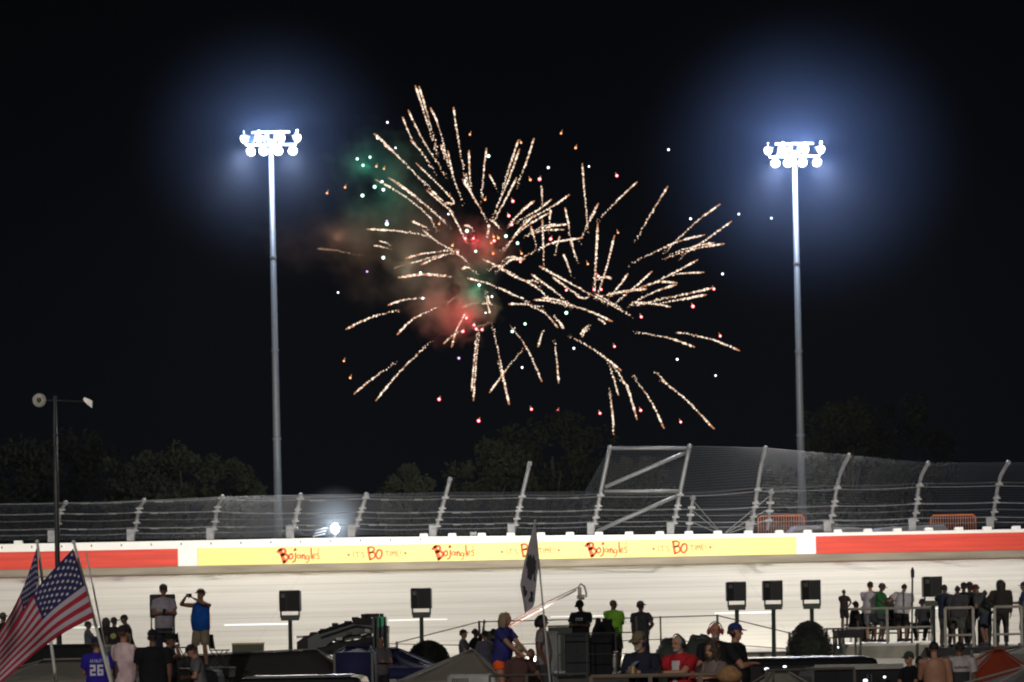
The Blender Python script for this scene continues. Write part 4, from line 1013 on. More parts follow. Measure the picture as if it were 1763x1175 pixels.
slab([(642, 1080), (667, 1083), (668, 1128), (642, 1128)], -.52, 1.05, m_gd, 'tail')
slab([(546, 1109), (575, 1106), (640, 1100), (646, 1128), (546, 1128)], -.35, .6, m_blackm, 'lower_body')
slab([(566, 1098), (596, 1090), (612, 1088), (622, 1094), (640, 1090), (640, 1102), (612, 1100), (580, 1107), (572, 1102)], -.3, .4, m_gd, 'side_plate')
slab([(547, 1116), (642, 1096), (642, 1106), (552, 1125)], -.42, .3, m_blackm, 'lower_frame')
for a, c in (((560, 1113), (570, 1122)), ((585, 1107), (590, 1122)), ((605, 1102), (612, 1120)), ((625, 1098), (632, 1120))):
    MB().tube([gp(*a, -.3), gp(*c, -.3)], .07, 6).build('strut', m_blackm, gm)
b = MB(); b.tube([gp(548, 1089, -.56), gp(606, 1071, -.56)], .045, 6); b.build('boom_rail', m_chrome, gm)
b = MB(); b.tube([gp(552, 1098, -.56), gp(612, 1078, -.56), gp(640, 1083, -.56)], .03, 6); b.build('hose', m_blackm, gm)
MB().box(gp(517, 1097, -.1), (.16, .7, .06)).build('front_lip', m_chrome, gm)
for px, py, w_, h_ in ((556, 1088, .14, .16), (570, 1083, .10, .12), (597, 1074, .12, .14), (612, 1066, .18, .1), (626, 1062, .12, .14), (646, 1060, .2, .1), (657, 1060, .1, .1)):
    MB().box(gp(px, py, -.2), (w_, .3, h_)).build('fitting', m_blackm, gm)
for k, (px, py) in enumerate(((584, 1100), (600, 1090), (622, 1090), (633, 1086), (655, 1092), (648, 1102), (660, 1108))):
    MB().box(gp(px, py, -.54), (.16 - .01 * k, .06, .07 + .01 * k)).build('access_cover', m_boxd if k % 3 else m_railg, gm)
for px in (646, 654, 662): MB().tube([gp(px, 1064, -.6), gp(px, 1126, -.58)], .022, 6).build('guard_bar', m_gd, gm)
for px, py in ((577, 1079), (590, 1081), (634, 1063)): MB().box(gp(px, py - 1, -.1), (.16, .2, .16)).build('bracket', m_blackm, gm)
for px in (545, 640):
    for s in (-.45, .45):
        c = gp(px, 1090, s); c.z = .5; wv = MB(); wv.loft([(c + V((0, -.15, 0)), V((.5, 0, 0)), V((0, 0, .5))), (c + V((0, .15, 0)), V((.5, 0, 0)), V((0, 0, .5)))], 20); wv.build('wheel', m_rub, gm)
MB().box((gp(592, 1100).x, 0, 1.2), (1.9, .8, .8)).build('chassis', m_gd, gm)
for px in (555, 600, 650): MB().tube([V((gp(px, 1100).x, 0, 1.3)), gp(px, 1112, 0)], .12, 8).build('column', m_gd, gm)

# --- camera crane arm
cr = empty('camera_crane', (X(858, 90), 90, 0), 'long white and red camera crane arm rising to the right behind the grey flag', 'camera crane')
def cp(px, py, dy=0): p = at(px, py, 90 + dy); return V((p.x - cr.location.x, dy, p.z))
m_cw = mat('crane_white', (.22, .19, .18), .4, var=.05); m_crd = mat('crane_red', (.10, .035, .028), .5, var=.2)
MB().tube([cp(850, 1092), cp(930, 1050)], [.05, .042], 8).build('lower_arm', m_crd, cr)
MB().tube([cp(930, 1050), cp(992, 1016)], [.042, .03], 8).build('upper_arm', m_cw, cr)
MB().tube([cp(850, 1087, -.1), cp(925, 1045, -.1), cp(994, 1012, -.1)], .016, 6).build('stay', m_crd, cr)
b = MB(); b.box(cp(998, 1020), (.12, .14, .3)); b.box(cp(1001, 1028), (.2, .2, .14)); b.tube([cp(996, 1012), cp(1000, 1005), cp(1006, 1010), cp(1009, 1020), cp(1009, 1029)], .035, 6); b.ell(cp(998, 1028), (.1, .18, .1)); b.build('camera_head', m_cw, cr)
MB().box(cp(1003, 1031, -.12), (.12, .08, .08)).build('lens', m_crd, cr)
MB().tube([(cp(866, 1084).x, 0, 0), cp(866, 1084)], .1, 8).build('column', m_blackm, cr); MB().box((cp(866, 1084).x, 0, 2.3), (1.2, .9, .5)).build('base', m_blackm, cr)
MB().box(cp(848, 1096), (.4, .3, .35)).build('counterweight', m_blackm, cr)

# ------------------------------------------------------------------ chairs
def chair(x, Y, z, rz, label, kind='fold', sc=1.0):
    t = empty('folding_chair' if kind == 'fold' else 'plastic_chair', (x, Y, z), label, 'chair', 'dark empty chairs on the roofs', rz, sc)
    MB().box((0, 0, .45), (.44, .42, .03)).build('seat', m_black, t, bevel=.01)
    b = MB(); n_ = 6
    for i in range(n_):
        a0 = -0.5 + i / n_; b.box((a0 * .4 + .035, .22 + .06 * (1 - (a0 * 2 + .16) ** 2), .66 if kind == 'fold' else .68), (.075, .025, .2 if kind == 'fold' else .38), M.Rotation(-.12, 3, 'X'))
    b.build('backrest', m_black, t)
    for sx in (-1, 1):
        b = MB(); b.tube([(sx * .21, .27, .78), (sx * .21, .2, .45), (sx * .22, -.22, 0)], .013, 6); b.build('leg', m_chrome if kind == 'fold' else m_raild, t)
        b = MB(); b.tube([(sx * .19, -.16, .45), (sx * .2, .24, 0)], .013, 6); b.build('leg', m_raild, t)
    return t
chair(X(318, 64.6), 62.9, RV1 + .03, R(155), 'dark folding chair with a rounded back between the two standing men')
CH2 = platform(X(357, 63.3), X(400, 63.3), 62.6, 64.0, Zp(378, 1149, 63.3), 'small dark stand beside the man filming, under the plastic chair', m_floor=m_blackm, m_edge=m_blackm)
chair(X(378, 63.3), 63.3, Zp(378, 1149, 63.3), R(115), 'dark plastic chair to the right of the man filming', 'pl', .84)
t = empty('chair', (X(285, 63), 62.55, RV1 + .03), 'tall dark framed chair back behind the man holding a drink', 'chair', 'dark empty chairs on the roofs')
MB().box((0, .02, 1.37), (.56, .05, .52)).build('backrest', m_boxd, t, bevel=.03); MB().box((0, -.2, .8), (.5, .45, .05)).build('seat', m_boxd, t)
for sx in (-1, 1): MB().tube([(sx * .25, .02, 1.15), (sx * .25, 0, 0)], .018, 6).build('leg', m_raild, t); MB().tube([(sx * .23, -.4, .8), (sx * .24, -.42, 0)], .018, 6).build('leg', m_raild, t)
# jackets draped over tall chair backs on the mid deck
for i, (px, py) in enumerate(((1030, 1064), (1041, 1065), (1050, 1066))):
    z = Zp(px, py, 68.6) - DM; t = empty('draped_chair', (X(px, 68.6), 68.6, DM), ['dark jacket draped chair nearest the man in the black printed shirt', 'dark jacket draped chair, middle of three', 'dark jacket draped chair nearest the lime shirt man'][i], 'chair', 'chairs draped with jackets')
    b = MB(); secs = [(V((0.02 * sin(k * 2 + i), 0, z * (1 - k / 6 * .62))), V(((.05 + .035 * k) * (1 + .1 * sin(k * 3 + i)), 0, 0)), V((0, .05 + .012 * k, 0))) for k in range(7)]
    b.loft(secs, 12); b.build('jacket', cloth('jacket_black', (.012, .012, .014)), t, smooth=True)
    MB().box((0, -.1, z * .36), (.4, .4, .03)).build('seat', m_blackm, t)
    for sx in (-1, 1):
        for sy in (-1, 1): MB().tube([(sx * .17, sy * .15 - .1, 0), (sx * .17, sy * .15 - .1, z * .36)], .015, 6).build('leg', m_raild, t)
# ================================================================== people
_tmp = bpy.data.objects.new('tmp_shape', bpy.data.meshes.new('tmp_shape'))
_sc = bpy.data.scenes.new('tmp'); _sc.collection.objects.link(_tmp); _vl = _sc.view_layers[0]
_rm = _tmp.modifiers.new('r', 'REMESH'); _rm.mode = 'VOXEL'; _sm = _tmp.modifiers.new('s', 'SMOOTH'); _sm.factor = .5
def fuse(mb, vox, name, m, parent, smooth=3, wr=0, seed=0):
    """union of overlapping shapes into one continuous surface"""
    me = mb.mesh('raw'); old = _tmp.data; _tmp.data = me; bpy.data.meshes.remove(old)
    _rm.voxel_size = vox; _sm.iterations = smooth
    _vl.update(); dg = _vl.depsgraph; dg.update()
    out = bpy.data.meshes.new_from_object(_tmp.evaluated_get(dg)); out.name = name
    if wr:
        nn = [v.normal.copy() for v in out.vertices]; cc = [v.co.copy() for v in out.vertices]; flat = []
        for c, nr in zip(cc, nn):
            n_ = NZ.noise(V((c.x * 9 + seed, c.y * 9, c.z * 5 + c.x * 6))) + .6 * NZ.noise(V((c.x * 20, c.y * 20 + seed, c.z * 14)))
            flat += list(c + nr * n_ * wr)
        out.vertices.foreach_set('co', flat)
    out.materials.clear()
    for q in (m if isinstance(m, list) else [m]): out.materials.append(q)
    out.polygons.foreach_set('use_smooth', [True] * len(out.polygons))
    o = bpy.data.objects.new(name, out); COL.objects.link(o); o.parent = parent; return o
SK = {'pale': (.42, .24, .17), 'tan': (.32, .165, .10), 'red': (.38, .15, .10), 'brown': (.14, .07, .045), 'dark': (.06, .032, .022)}
def skin(k): return mat('skin_' + k, SK[k], .55, var=.12, scale=9, spec=.35)
def hairm(k): return mat('hair_' + k, {'black': (.012, .01, .009), 'brown': (.045, .028, .018), 'grey': (.24, .22, .20), 'white': (.30, .28, .26), 'blond': (.26, .19, .11), 'ginger': (.22, .07, .02)}[k], .7, var=.4, scale=30, bump=.6)
ARM = {'down': ((.25, -.06, .86), (.5, .5, -.1)), 'hip': ((.20, -.04, 1.02), (1, .5, 0)), 'cup': ((.06, -.30, 1.17), (.7, .3, -.8)), 'phone': ((.12, -.30, 1.585), (1, 0, -.5)),
       'face': ((.07, -.17, 1.53), (.8, -.2, -.8)), 'rail': ((.15, -.46, 1.08), (.6, .3, -.8)), 'cross': ((-.08, -.22, 1.2), (.9, 0, -.5)), 'back': ((.1, .2, 1.0), (1, .4, 0)),
       'reach': ((.28, -.48, 1.22), (.6, .2, -.8)), 'out': ((.50, -.12, 1.04), (.4, .5, -.6)), 'lap': ((.12, -.28, .98), (.8, .3, -.3)), 'pocket': ((.22, -.07, .93), (.9, .5, 0)), 'up': ((.30, -.1, 1.86), (1, .2, 0)),
       'can': ((.17, -.40, 1.20), (.7, .4, -.7))}
def ik(S_, T, l1, l2, pole):
    d = T - S_; L = d.length
    if L > (l1 + l2) * .995: T = S_ + d.normalized() * (l1 + l2) * .995; d = T - S_; L = d.length
    a = (l1 * l1 - l2 * l2 + L * L) / (2 * L); h = sqrt(max(0, l1 * l1 - a * a)); u = d.normalized(); p = V(pole); p = (p - u * p.dot(u)).normalized()
    return S_ + u * a + p * h, T
def hand(b, Wp, d, s, grip, up=None):
    """palm, four bent fingers of unequal length and a thumb from the side of the palm"""
    d = d.normalized(); n_ = V((-s, 0, 0)) if abs(d.x) < .8 else V((0, 0, -1)); n_ = (n_ - d * n_.dot(d)).normalized(); t = d.cross(n_) * s
    if t.z < -.2: t = -t
    rot = M((t, n_, d)).transposed(); b.ell(Wp + d * .045, (.040, .017, .056), rot, 10, 8)
    for i, (off, ln) in enumerate(((.030, .068), (.010, .078), (-.010, .072), (-.029, .056))):
        p0 = Wp + d * .085 + t * off; bend = .55 if not grip else 1.35
        d1 = (d * cos(bend * .5) + n_ * sin(bend * .5)); d2 = (d * cos(bend * 1.3) + n_ * sin(bend * 1.3)); p1 = p0 + d1 * ln * .5; p2 = p1 + d2 * ln * .5
        b.cap(p0 - d * .02, p1, .0095, .009, 6); b.cap(p1, p2, .009, .0075, 6)
    q = Wp + d * .03 + t * .036; q1 = q + (t * .7 + d * .6 + n_ * .3) * .034; q2 = q1 + (d * .8 + n_ * (.8 if grip else .3)) * .03
    b.cap(q, q1, .0125, .0105, 6); b.cap(q1, q2, .0105, .008, 6)
    return Wp + d * .085 + n_ * .03
NP = [0]
def person(px, py, Y, floor, face, label, shirt='grey', sc_=(.2, .2, .2), lower='shorts', lc=(.05, .05, .05), sk='tan', hat=None, hc=(.03, .03, .03), hair='brown', hl=0,
           aL='down', aR='down', lean=0, side=0, twist=0, yaw=0, pit=0, belly=.3, sit=False, long=False, beard=None, muffs=None, fat=0, tank=False, bare=False, H=None, group=None, step=.0, cape=False):
    """px, py: top of the head in the photograph; face: heading in degrees (0 faces the camera, 90 the right)"""
    NP[0] += 1; seed = NP[0] * 3.7
    ln = R(lean); fz = R(face)
    zt_ = Zp(px, py, Y); drop = .46 if sit else 0
    if H is None: H = (zt_ - floor) * 1.75 / (.93 - drop + (.83 if not hat else .845) * cos(ln) * cos(R(side)))
    k = H / 1.75
    off = V((.80 * sin(R(side)), -.80 * sin(ln), 0)); off.rotate(M.Rotation(fz, 3, 'Z'))
    root = empty('person', (X(px, Y) - off.x * k, Y, floor), label, 'person', group, fz, k)
    if __debug__ and not (1.35 < H < 2.02): print('HEIGHT', round(H, 2), label)
    near = Y < 56; vox = .0085 if Y < 50 else (.0105 if near else .014)
    Rl = M.Rotation(R(side), 3, 'Y') @ M.Rotation(ln, 3, 'X') @ M.Rotation(R(twist), 3, 'Z'); hipc = V((0, 0, .93))
    def U(p): return Rl @ (V(p) - hipc) + hipc - V((0, 0, drop))
    Rh = M.Rotation(R(yaw), 3, 'Z') @ M.Rotation(R(pit), 3, 'X'); nk = V((0, .0, 1.53))
    def Hd(p): return U(Rh @ (V(p) - nk) + nk)
    RH = Rl @ Rh
    X_, Y_, Z_ = V((1, 0, 0)), V((0, 1, 0)), V((0, 0, 1))
    # arms
    arms = {}
    for s, a in ((-1, aL), (1, aR)):
        T, pole = ARM[a] if isinstance(a, str) else a
        Sh = V((s * (.184 + .03 * fat), 0, 1.402)); T = V((T[0] * s, T[1], T[2])); pole = (pole[0] * s, pole[1], pole[2])
        El, Wr = ik(Sh, T, .285, .255, pole); arms[s] = (U(Sh), U(El), U(Wr))
    legs = {}
    for s in (-1, 1):
        if sit: Hp = V((s * .09, -.0, .47)); An = V((s * .13, -.40, .09)); pole = (s * .3, -.6, 1)
        else: Hp = V((s * .09, 0, .90)); An = V((s * .115, s * step, .09)); pole = (s * .15, -1, 0)
        Kn, An = ik(Hp, An, .42, .41, pole); legs[s] = (Hp, Kn, An)
    bw, bd = .03 * belly + .03 * fat, .075 * belly
    def torso(b, g, z0=.86, z1=1.475, hem=0):
        secs = []
        for z, rx, ry, yo in ((.84, .16, .112, 0), (.92, .172, .118, 0), (1.0, .160, .115, -.01), (1.1, .152, .112, -.012), (1.22, .165, .118, -.004), (1.33, .182, .120, .002), (1.405, .162, .100, .008), (1.455, .114, .084, .01), (1.50, .072, .064, .008)):
            if z < z0 - 1e-6 or z > z1 + .02: continue
            f = max(0, 1 - abs(z - 1.06) / .26); f2 = max(0, 1 - abs(z - 1.1) / .4)
            rx2 = rx + bw * (f * .6 + f2 * .8) + g + (hem if z <= z0 + .05 else 0); ry2 = ry + bd * f * .75 + .02 * fat + g + (hem * .6 if z <= z0 + .05 else 0)
            secs.append((U((0, yo - bd * f * .6, z)), Rl @ X_ * rx2, Rl @ Y_ * ry2))
        b.loft(secs, 20)
    # body
    b = MB(); torso(b, 0); b.ell((0, 0, .92 - drop), (.165, .12, .12))
    b.tube([U((0, .008, 1.44)), Hd((0, .0, 1.56))], [.062, .054], 12)
    b.ell(Hd((0, .005, 1.655)), (.073, .092, .093), RH, 16, 12); b.ell(Hd((0, -.028, 1.60)), (.057, .062, .072), RH, 14, 10); b.ell(Hd((0, -.062, 1.562)), (.030, .026, .024), RH)
    b.tube([Hd((0, -.088, 1.655)), Hd((0, -.112, 1.618))], [.008, .015], 8); b.ell(Hd((0, -.106, 1.617)), (.016, .014, .012), RH, 8, 6); b.ell(Hd((0, -.082, 1.672)), (.048, .014, .010), RH, 10, 6)
    b.ell(Hd((0, -.088, 1.586)), (.022, .009, .008), RH, 8, 6)
    for s in (-1, 1): b.ell(Hd((s * .077, .008, 1.628)), (.012, .022, .032), RH, 8, 6)
    for s in (-1, 1):
        A, E, Wr = arms[s]; f = 1 + .25 * fat
        b.ell(A, .053 * f, None, 12, 8); b.tube([A, A.lerp(E, .35), E], [.050 * f, .049 * f, .039 * f], 12); b.ell(E, .039 * f, None, 12, 8); b.tube([E, E.lerp(Wr, .3), Wr], [.039 * f, .040 * f, .026], 12); b.ell(Wr, .026, None, 10, 6)
        b.tube([A, U((s * .09, .01, 1.41))], [.050, .062], 12)
        grip = (aL if s < 0 else aR) in ('cup', 'phone', 'face', 'rail', 'can') or not isinstance(aL, str)
        hw = hand(b, Wr, Wr - E, s, grip); arms[s] = (A, E, Wr, hw)
        Hp, K, An = legs[s]
        b.tube([Hp, Hp.lerp(K, .4), K], [.088 * f, .080 * f, .054], 12); b.ell(Hp, .088 * f); b.ell(K, .054, None, 12, 8); b.tube([K, K.lerp(An, .32), An], [.052, .056, .036], 12); b.ell(An, .036, None, 10, 6)
        b.tube([An, An + V((0, -.1, -.055))], [.036, .03], 10); b.ell(An + V((0, -.1, -.055)), (.035, .06, .026))
    fuse(b, vox, 'body', skin(sk), root, 2)
    # shirt
    if not bare:
        b = MB(); torso(b, .016, .84 if not tank else .84, 1.49, .010)
        for s in (-1, 1):
            A, E, Wr = arms[s][:3]; f = 1 + .25 * fat
            if not tank:
                e = A.lerp(E, .62); b.ell(A, .068 * f, None, 12, 8); b.tube([A, U((s * .08, .01, 1.43))], [.062 * f, .066], 12)
                if long:
                    b.tube([A, A.lerp(E, .5), E], [.066 * f, .062 * f, .054 * f], 12); b.ell(E, .055 * f, None, 12, 8); b.tube([E, Wr.lerp(E, .06)], [.054 * f, .038], 12)
                else: b.tube([A, e], [.067 * f, .074 * f], 14)
            else: b.tube([U((s * .11, .005, 1.33)), U((s * .125, .0, 1.452))], [.072, .05], 10)
        fuse(b, vox * 1.15, 'shirt', cloth(shirt, sc_), root, 2, .007 if near else .006, seed)
    # lower garment
    b = MB(); b.loft([(V((0, 0, .99 - drop)), X_ * (.168 + bw * .6), Y_ * (.118 + bd * .3)), (V((0, 0, .90 - drop)), X_ * (.185 + .02 * fat), Y_ * .130), (V((0, 0, .82 - drop)), X_ * .180, Y_ * .122)], 18)
    for s in (-1, 1):
        Hp, K, An = legs[s]
        if lower in ('shorts', 'hot'):
            e = Hp.lerp(K, .92 if lower == 'shorts' else .42); b.tube([Hp + V((0, 0, .02)), e], [.104 + .02 * fat, .098 if lower == 'shorts' else .112], 14)
        else:
            b.tube([Hp + V((0, 0, .02)), Hp.lerp(K, .5), K], [.104 + .02 * fat, .094, .074], 14); b.ell(K, .074); b.tube([K, An.lerp(K, .02)], [.074, .062], 12)
    fuse(b, vox * 1.15, 'shorts' if lower in ('shorts', 'hot') else 'trousers', cloth('leg_%.2f_%.2f_%.2f' % lc, lc), root, 2, .006, seed + 5)
    # shoes
    for s in (-1, 1):
        An = legs[s][2]; b = MB(); b.ell(An + V((0, -.07, -.045)), (.048, .14, .04), None, 14, 8); b.ell(An + V((0, 0, -.02)), (.044, .052, .055), None, 12, 8); b.box(An + V((0, -.065, -.078)), (.085, .25, .022)); b.build('shoe', mat('shoe_dark', (.03, .03, .032), .7), root, smooth=True)
    # hair, hat, beard, ear muffs
    hm = hairm(hair) if hair else None
    if hair and not (hat and hl == 0 and False):
        b = MB(); g = .006
        secs = []
        for j in range(7):
            t = j / 6; zz = 1.758 - .14 * t if hl == 0 else 1.76 - .15 * t; r_ = sin(min(1, .12 + t * 1.25) * pi / 2)
            secs.append((Hd((0, .012 + .022 * t, zz)), RH @ X_ * ((.078 + g) * r_), RH @ Y_ * ((.094 + g) * r_ - .012 * t)))
        b.loft(secs, 20)
        if hl > 0:
            for q in range(15):
                a = -.35 + (pi + .7) * q / 14; x = cos(a) * .080; y = .012 + sin(a) * .090
                b.tube([Hd((x * .7, y * .7, 1.735)), Hd((x * 1.12, y * 1.1, 1.68)), Hd((x * 1.22, y * 1.15, 1.61)), Hd((x * 1.18, y * 1.1, 1.60 - hl * (1 + .1 * sin(q * 2.9))))], [.022, .028, .032, .016], 8)
            for q in range(0):
                pass
        if False:
            for q in range(9):
                a = pi * (q / 8) ; x = cos(a) * .078; y = .03 + sin(a) * .062
                b.tube([Hd((x * .9, y * .9, 1.71)), Hd((x * 1.15, y * 1.1 - .012, 1.62)), Hd((x * 1.25, y * 1.2 - .01, 1.60 - hl * .6)), Hd((x * (1.2 if q % 2 else 1.1), y * 1.15, 1.60 - hl * (1 + .12 * sin(q * 2.3))))], [.035, .040, .042, .022], 8)
        if cape:
            for q in range(30):
                a = q * 2.4; v = 1.76 - .3 * (q / 30); rr = .10 if v < 1.72 else .06
                b.ell(Hd((cos(a) * rr, .03 + sin(a) * rr * .9, v)), (.036, .036, .04), None, 8, 6)
        fuse(b, .011, 'hair', hm, root, 2, .006 if hl == 0 else .010, seed)
    if hat:
        cm = cloth('hat_%.2f_%.2f_%.2f' % hc, hc)
        fl = -1 if 'back' in hat else 1
        b = MB(); secs = []
        for j in range(8):
            t = j / 7; r_ = sin(pi / 2 * min(1, .08 + t * 1.02)) ; zz = 1.782 - .098 * (1 - cos(t * pi / 2)) ** .9 if True else 0
            secs.append((Hd((0, .004, zz)), RH @ X_ * (.088 * r_), RH @ Y_ * (.106 * r_)))
        b.loft(secs, 22)
        if hat.startswith('cap'):
            n_ = 10; top = []; 
            for i in range(n_ + 1):
                a = pi * i / n_; top.append((Hd((cos(a) * .080, fl * (-.075 - .012 * sin(a)), 1.692 + .004 * sin(a))), Hd((cos(a) * .076, fl * (-.09 - .088 * sin(a) ** .7), 1.686 - .014 * sin(a) + .012 * cos(a) ** 2 * -1))))
            vs = []; 
            for p, q in top: vs += [p, q, q + RH @ V((0, 0, -.006)), p + RH @ V((0, 0, -.006))]
            fs = []
            for i in range(n_):
                for j in range(4): fs.append((i * 4 + j, i * 4 + (j + 1) % 4, (i + 1) * 4 + (j + 1) % 4, (i + 1) * 4 + j))
            ch = b.build('cap', cm, root, smooth=True); b = MB(); b.add(vs, fs); b.ell(Hd((0, .004, 1.785)), .008, None, 6, 4)
            b.build('brim', cm if 'redbrim' not in hat else cloth('brim_red', (.16, .02, .025)), ch, smooth=False)
        else:
            w_ = .045 if hat == 'bucket' else .06
            b.loft([(Hd((0, .004, 1.700)), RH @ X_ * .090, RH @ Y_ * .108), (Hd((0, .004, 1.684)), RH @ X_ * (.09 + w_), RH @ Y_ * (.108 + w_)), (Hd((0, .004, 1.679)), RH @ X_ * (.09 + w_), RH @ Y_ * (.108 + w_)), (Hd((0, .004, 1.69)), RH @ X_ * .085, RH @ Y_ * .10)], 22)
            ch = b.build('hat', cm, root, smooth=True)
            b = MB(); b.loft([(Hd((0, .004, 1.702)), RH @ X_ * .0915, RH @ Y_ * .1095), (Hd((0, .004, 1.722)), RH @ X_ * .0895, RH @ Y_ * .1075)], 22); b.build('hat_band', m_blackm, ch)
    if beard:
        b = MB(); b.ell(Hd((0, -.058, 1.555)), (.046, .046, .034), RH); b.ell(Hd((0, -.093, 1.597)), (.032, .014, .010), RH)
        for s in (-1, 1): b.ell(Hd((s * .052, -.03, 1.585)), (.010, .028, .034), RH)
        fuse(b, .008, 'beard', hairm(beard), root, 1, .004, seed)
    if muffs:
        mm = mat('muff_%.2f_%.2f_%.2f' % muffs, muffs, .35, var=.1); b = MB()
        pts = [Hd((cos(a) * .098, .0, 1.655 + sin(a) * .116)) for a in [pi * i / 14 for i in range(15)]]; b.tube(pts, .008, 6); o = b.build('ear_muffs', m_blackm, root, smooth=True)
        for s in (-1, 1):
            b = MB(); c = Hd((s * .098, .004, 1.632)); b.ell(c, (.028, .040, .050), RH, 14, 10); b.build('ear_cup', mm, o, smooth=True)
    if near and abs(((face + yaw + 180) % 360) - 180) < 120:
        for s in (-1, 1):
            b = MB(); b.ell(Hd((s * .031, -.083, 1.652)), (.013, .007, .007), RH, 8, 6); b.build('eye', mat('eye_dark', (.02, .015, .012), .3), root, smooth=True)
    mw = M.Translation(root.location) @ M.Rotation(fz, 4, 'Z') @ M.Scale(k, 4)
    return dict(root=root, L=mw @ arms[-1][3], R=mw @ arms[1][3], k=k, U=lambda p: U(p), mw=mw, chest=lambda x, z, g=0: mw @ U((x, 0, z)), rl=Rl)
def held(name, kind, p, label, cat, m, m2=None):
    t = empty(name, p, label, cat)
    if kind == 'can':
        MB().loft([(V((0, 0, -.06)), V((.026, 0, 0)), V((0, .026, 0))), (V((0, 0, -.052)), V((.033, 0, 0)), V((0, .033, 0))), (V((0, 0, .05)), V((.033, 0, 0)), V((0, .033, 0))), (V((0, 0, .06)), V((.028, 0, 0)), V((0, .028, 0)))], 16).build('can_body', m, t, smooth=False)
        MB().loft([(V((0, 0, .0605)), V((.026, 0, 0)), V((0, .026, 0))), (V((0, 0, .063)), V((.024, 0, 0)), V((0, .024, 0)))], 16).build('lid', m2 or m_chrome, t)
    if kind == 'phone':
        MB().box((0, 0, 0), (.15, .012, .075)).build('phone_body', m_blackm, t, bevel=.006); MB().box((-.055, -.012, .02), (.02, .012, .02)).build('lens', m_glass, t)
    return t
def shirt_mark(P, polys, m, name='print'):
    """flat marks projected just proud of the shirt, in front or on the back; polys in local (x, z), y sign sets the side"""
    root = P['root']; sh = [c for c in root.children if c.name.startswith('shirt')]
    sh = sh[0]; from mathutils.bvhtree import BVHTree
    bv = BVHTree.FromPolygons([v.co for v in sh.data.vertices], [p.vertices for p in sh.data.polygons])
    b = MB(); Rl = P['rl']
    for side, poly in polys:
        # subdivide rectangles so they follow the cloth
        (x0, z0), (x1, z1) = poly; n_ = max(1, int(abs(x1 - x0) / .03)); m_ = max(1, int(abs(z1 - z0) / .04)); vs = []
        for j in range(m_ + 1):
            for i in range(n_ + 1):
                x = x0 + (x1 - x0) * i / n_; z = z0 + (z1 - z0) * j / m_; o_ = P['U']((x, side * .6, z)); d = Rl @ V((0, -side, 0)); h = bv.ray_cast(o_, d)
                vs.append((h[0] if h[0] else P['U']((x, side * .14, z))) - d * .007)
        b.add(vs, [(j * (n_ + 1) + i, j * (n_ + 1) + i + 1, (j + 1) * (n_ + 1) + i + 1, (j + 1) * (n_ + 1) + i) for j in range(m_) for i in range(n_)])
    b.build(name, m, sh)

WHT = (.52, .44, .44); BLK = (.012, .012, .013)
# ---- left standing pair
P1 = person(283, 1006, 62.4, RV1 + .03, 12, 'man in a pale grey shirt and cap holding a drink, left of the man filming', 'palegrey', (.40, .37, .42), 'trousers', (.03, .035, .05), 'tan', 'cap', (.06, .065, .06), 'brown', aL='cup', aR='cup', belly=.8)
held('drink_can', 'can', P1['R'] + V((0, -.02, .02)), 'dark drink can in the hand of the man in the pale grey shirt', 'can', m_blackm)
P2 = person(347, 1014, 62.0, RV1 + .03, -18, 'man in a blue tank top, tan shorts and straw hat raising a phone to film', 'blue', (.015, .10, .42), 'shorts', (.26, .22, .15), 'tan', 'bucket', (.12, .10, .06), 'brown', aL=((.22, -.34, 1.585), (1, 0, -.5)), aR=((-.02, -.33, 1.56), (1, .1, -.5)), belly=1.1, tank=True, fat=.35, yaw=-14)
held('phone', 'phone', (P2['L'] + P2['R']) / 2 + V((0, -.02, .03)), 'dark phone held up by the man in the blue tank top', 'phone', m_blackm).rotation_euler = (0, 0, R(-30))
# ---- lower left group
P7 = person(166, 1097, 45.2, FL, 184, 'child size spectator in a blue jersey numbered 26, seen from behind', 'royal', (.03, .02, .30), 'trousers', (.03, .03, .05), 'tan', 'cap', (.012, .02, .06), 'brown', belly=.3, fat=.3, aL='cup', aR='cup')
def rects(chars, x0, z0, w, h, st, gap, side=1):
    """blocky strokes on a 3x5 grid per character"""
    G = {'2': ['111', '001', '111', '100', '111'], '6': ['111', '100', '111', '101', '111'], 'B': ['110', '101', '110', '101', '111'], 'E': ['111', '100', '110', '100', '111'], 'N': ['101', '111', '111', '101', '101'],
         'L': ['100', '100', '100', '100', '111'], 'Y': ['101', '101', '010', '010', '010'], 'H': ['101', '101', '111', '101', '101'], 'I': ['010'] * 5, 'K': ['101', '110', '100', '110', '101'], 'M': ['101', '111', '101', '101', '101'], 'O': ['111', '101', '101', '101', '111'], 'A': ['010', '101', '111', '101', '101'], 'R': ['110', '101', '110', '101', '101'], 'S': ['111', '100', '111', '001', '111']}
    out = []
    for ci, ch in enumerate(chars):
        for r, row in enumerate(G[ch]):
            c = 0
            while c < 3:
                if row[c] == '1':
                    e = c
                    while e + 1 < 3 and row[e + 1] == '1': e += 1
                    xa = ci * (w + gap) + w * c / 3; xb_ = ci * (w + gap) + w * (e + 1) / 3; za = z0 + h * (5 - r) / 5; zb_ = z0 + h * (4 - r) / 5
                    # seen from behind local +x runs to the left of the picture
                    sgn = -1 if side > 0 else 1
                    out.append((side, ((sgn * (x0 + xa), zb_), (sgn * (x0 + xb_), za)))); c = e + 1
                else: c += 1
    return out
m_print = mat('print_white', (.62, .60, .60), .8, var=.05)
shirt_mark(P7, rects('26', -.115, 1.10, .10, .19, 0, .03), m_print, 'number')
shirt_mark(P7, rects('BRINLEY', -.108, 1.33, .024, .055, 0, .008), mat('print_grey', (.45, .45, .5), .8), 'name_print')
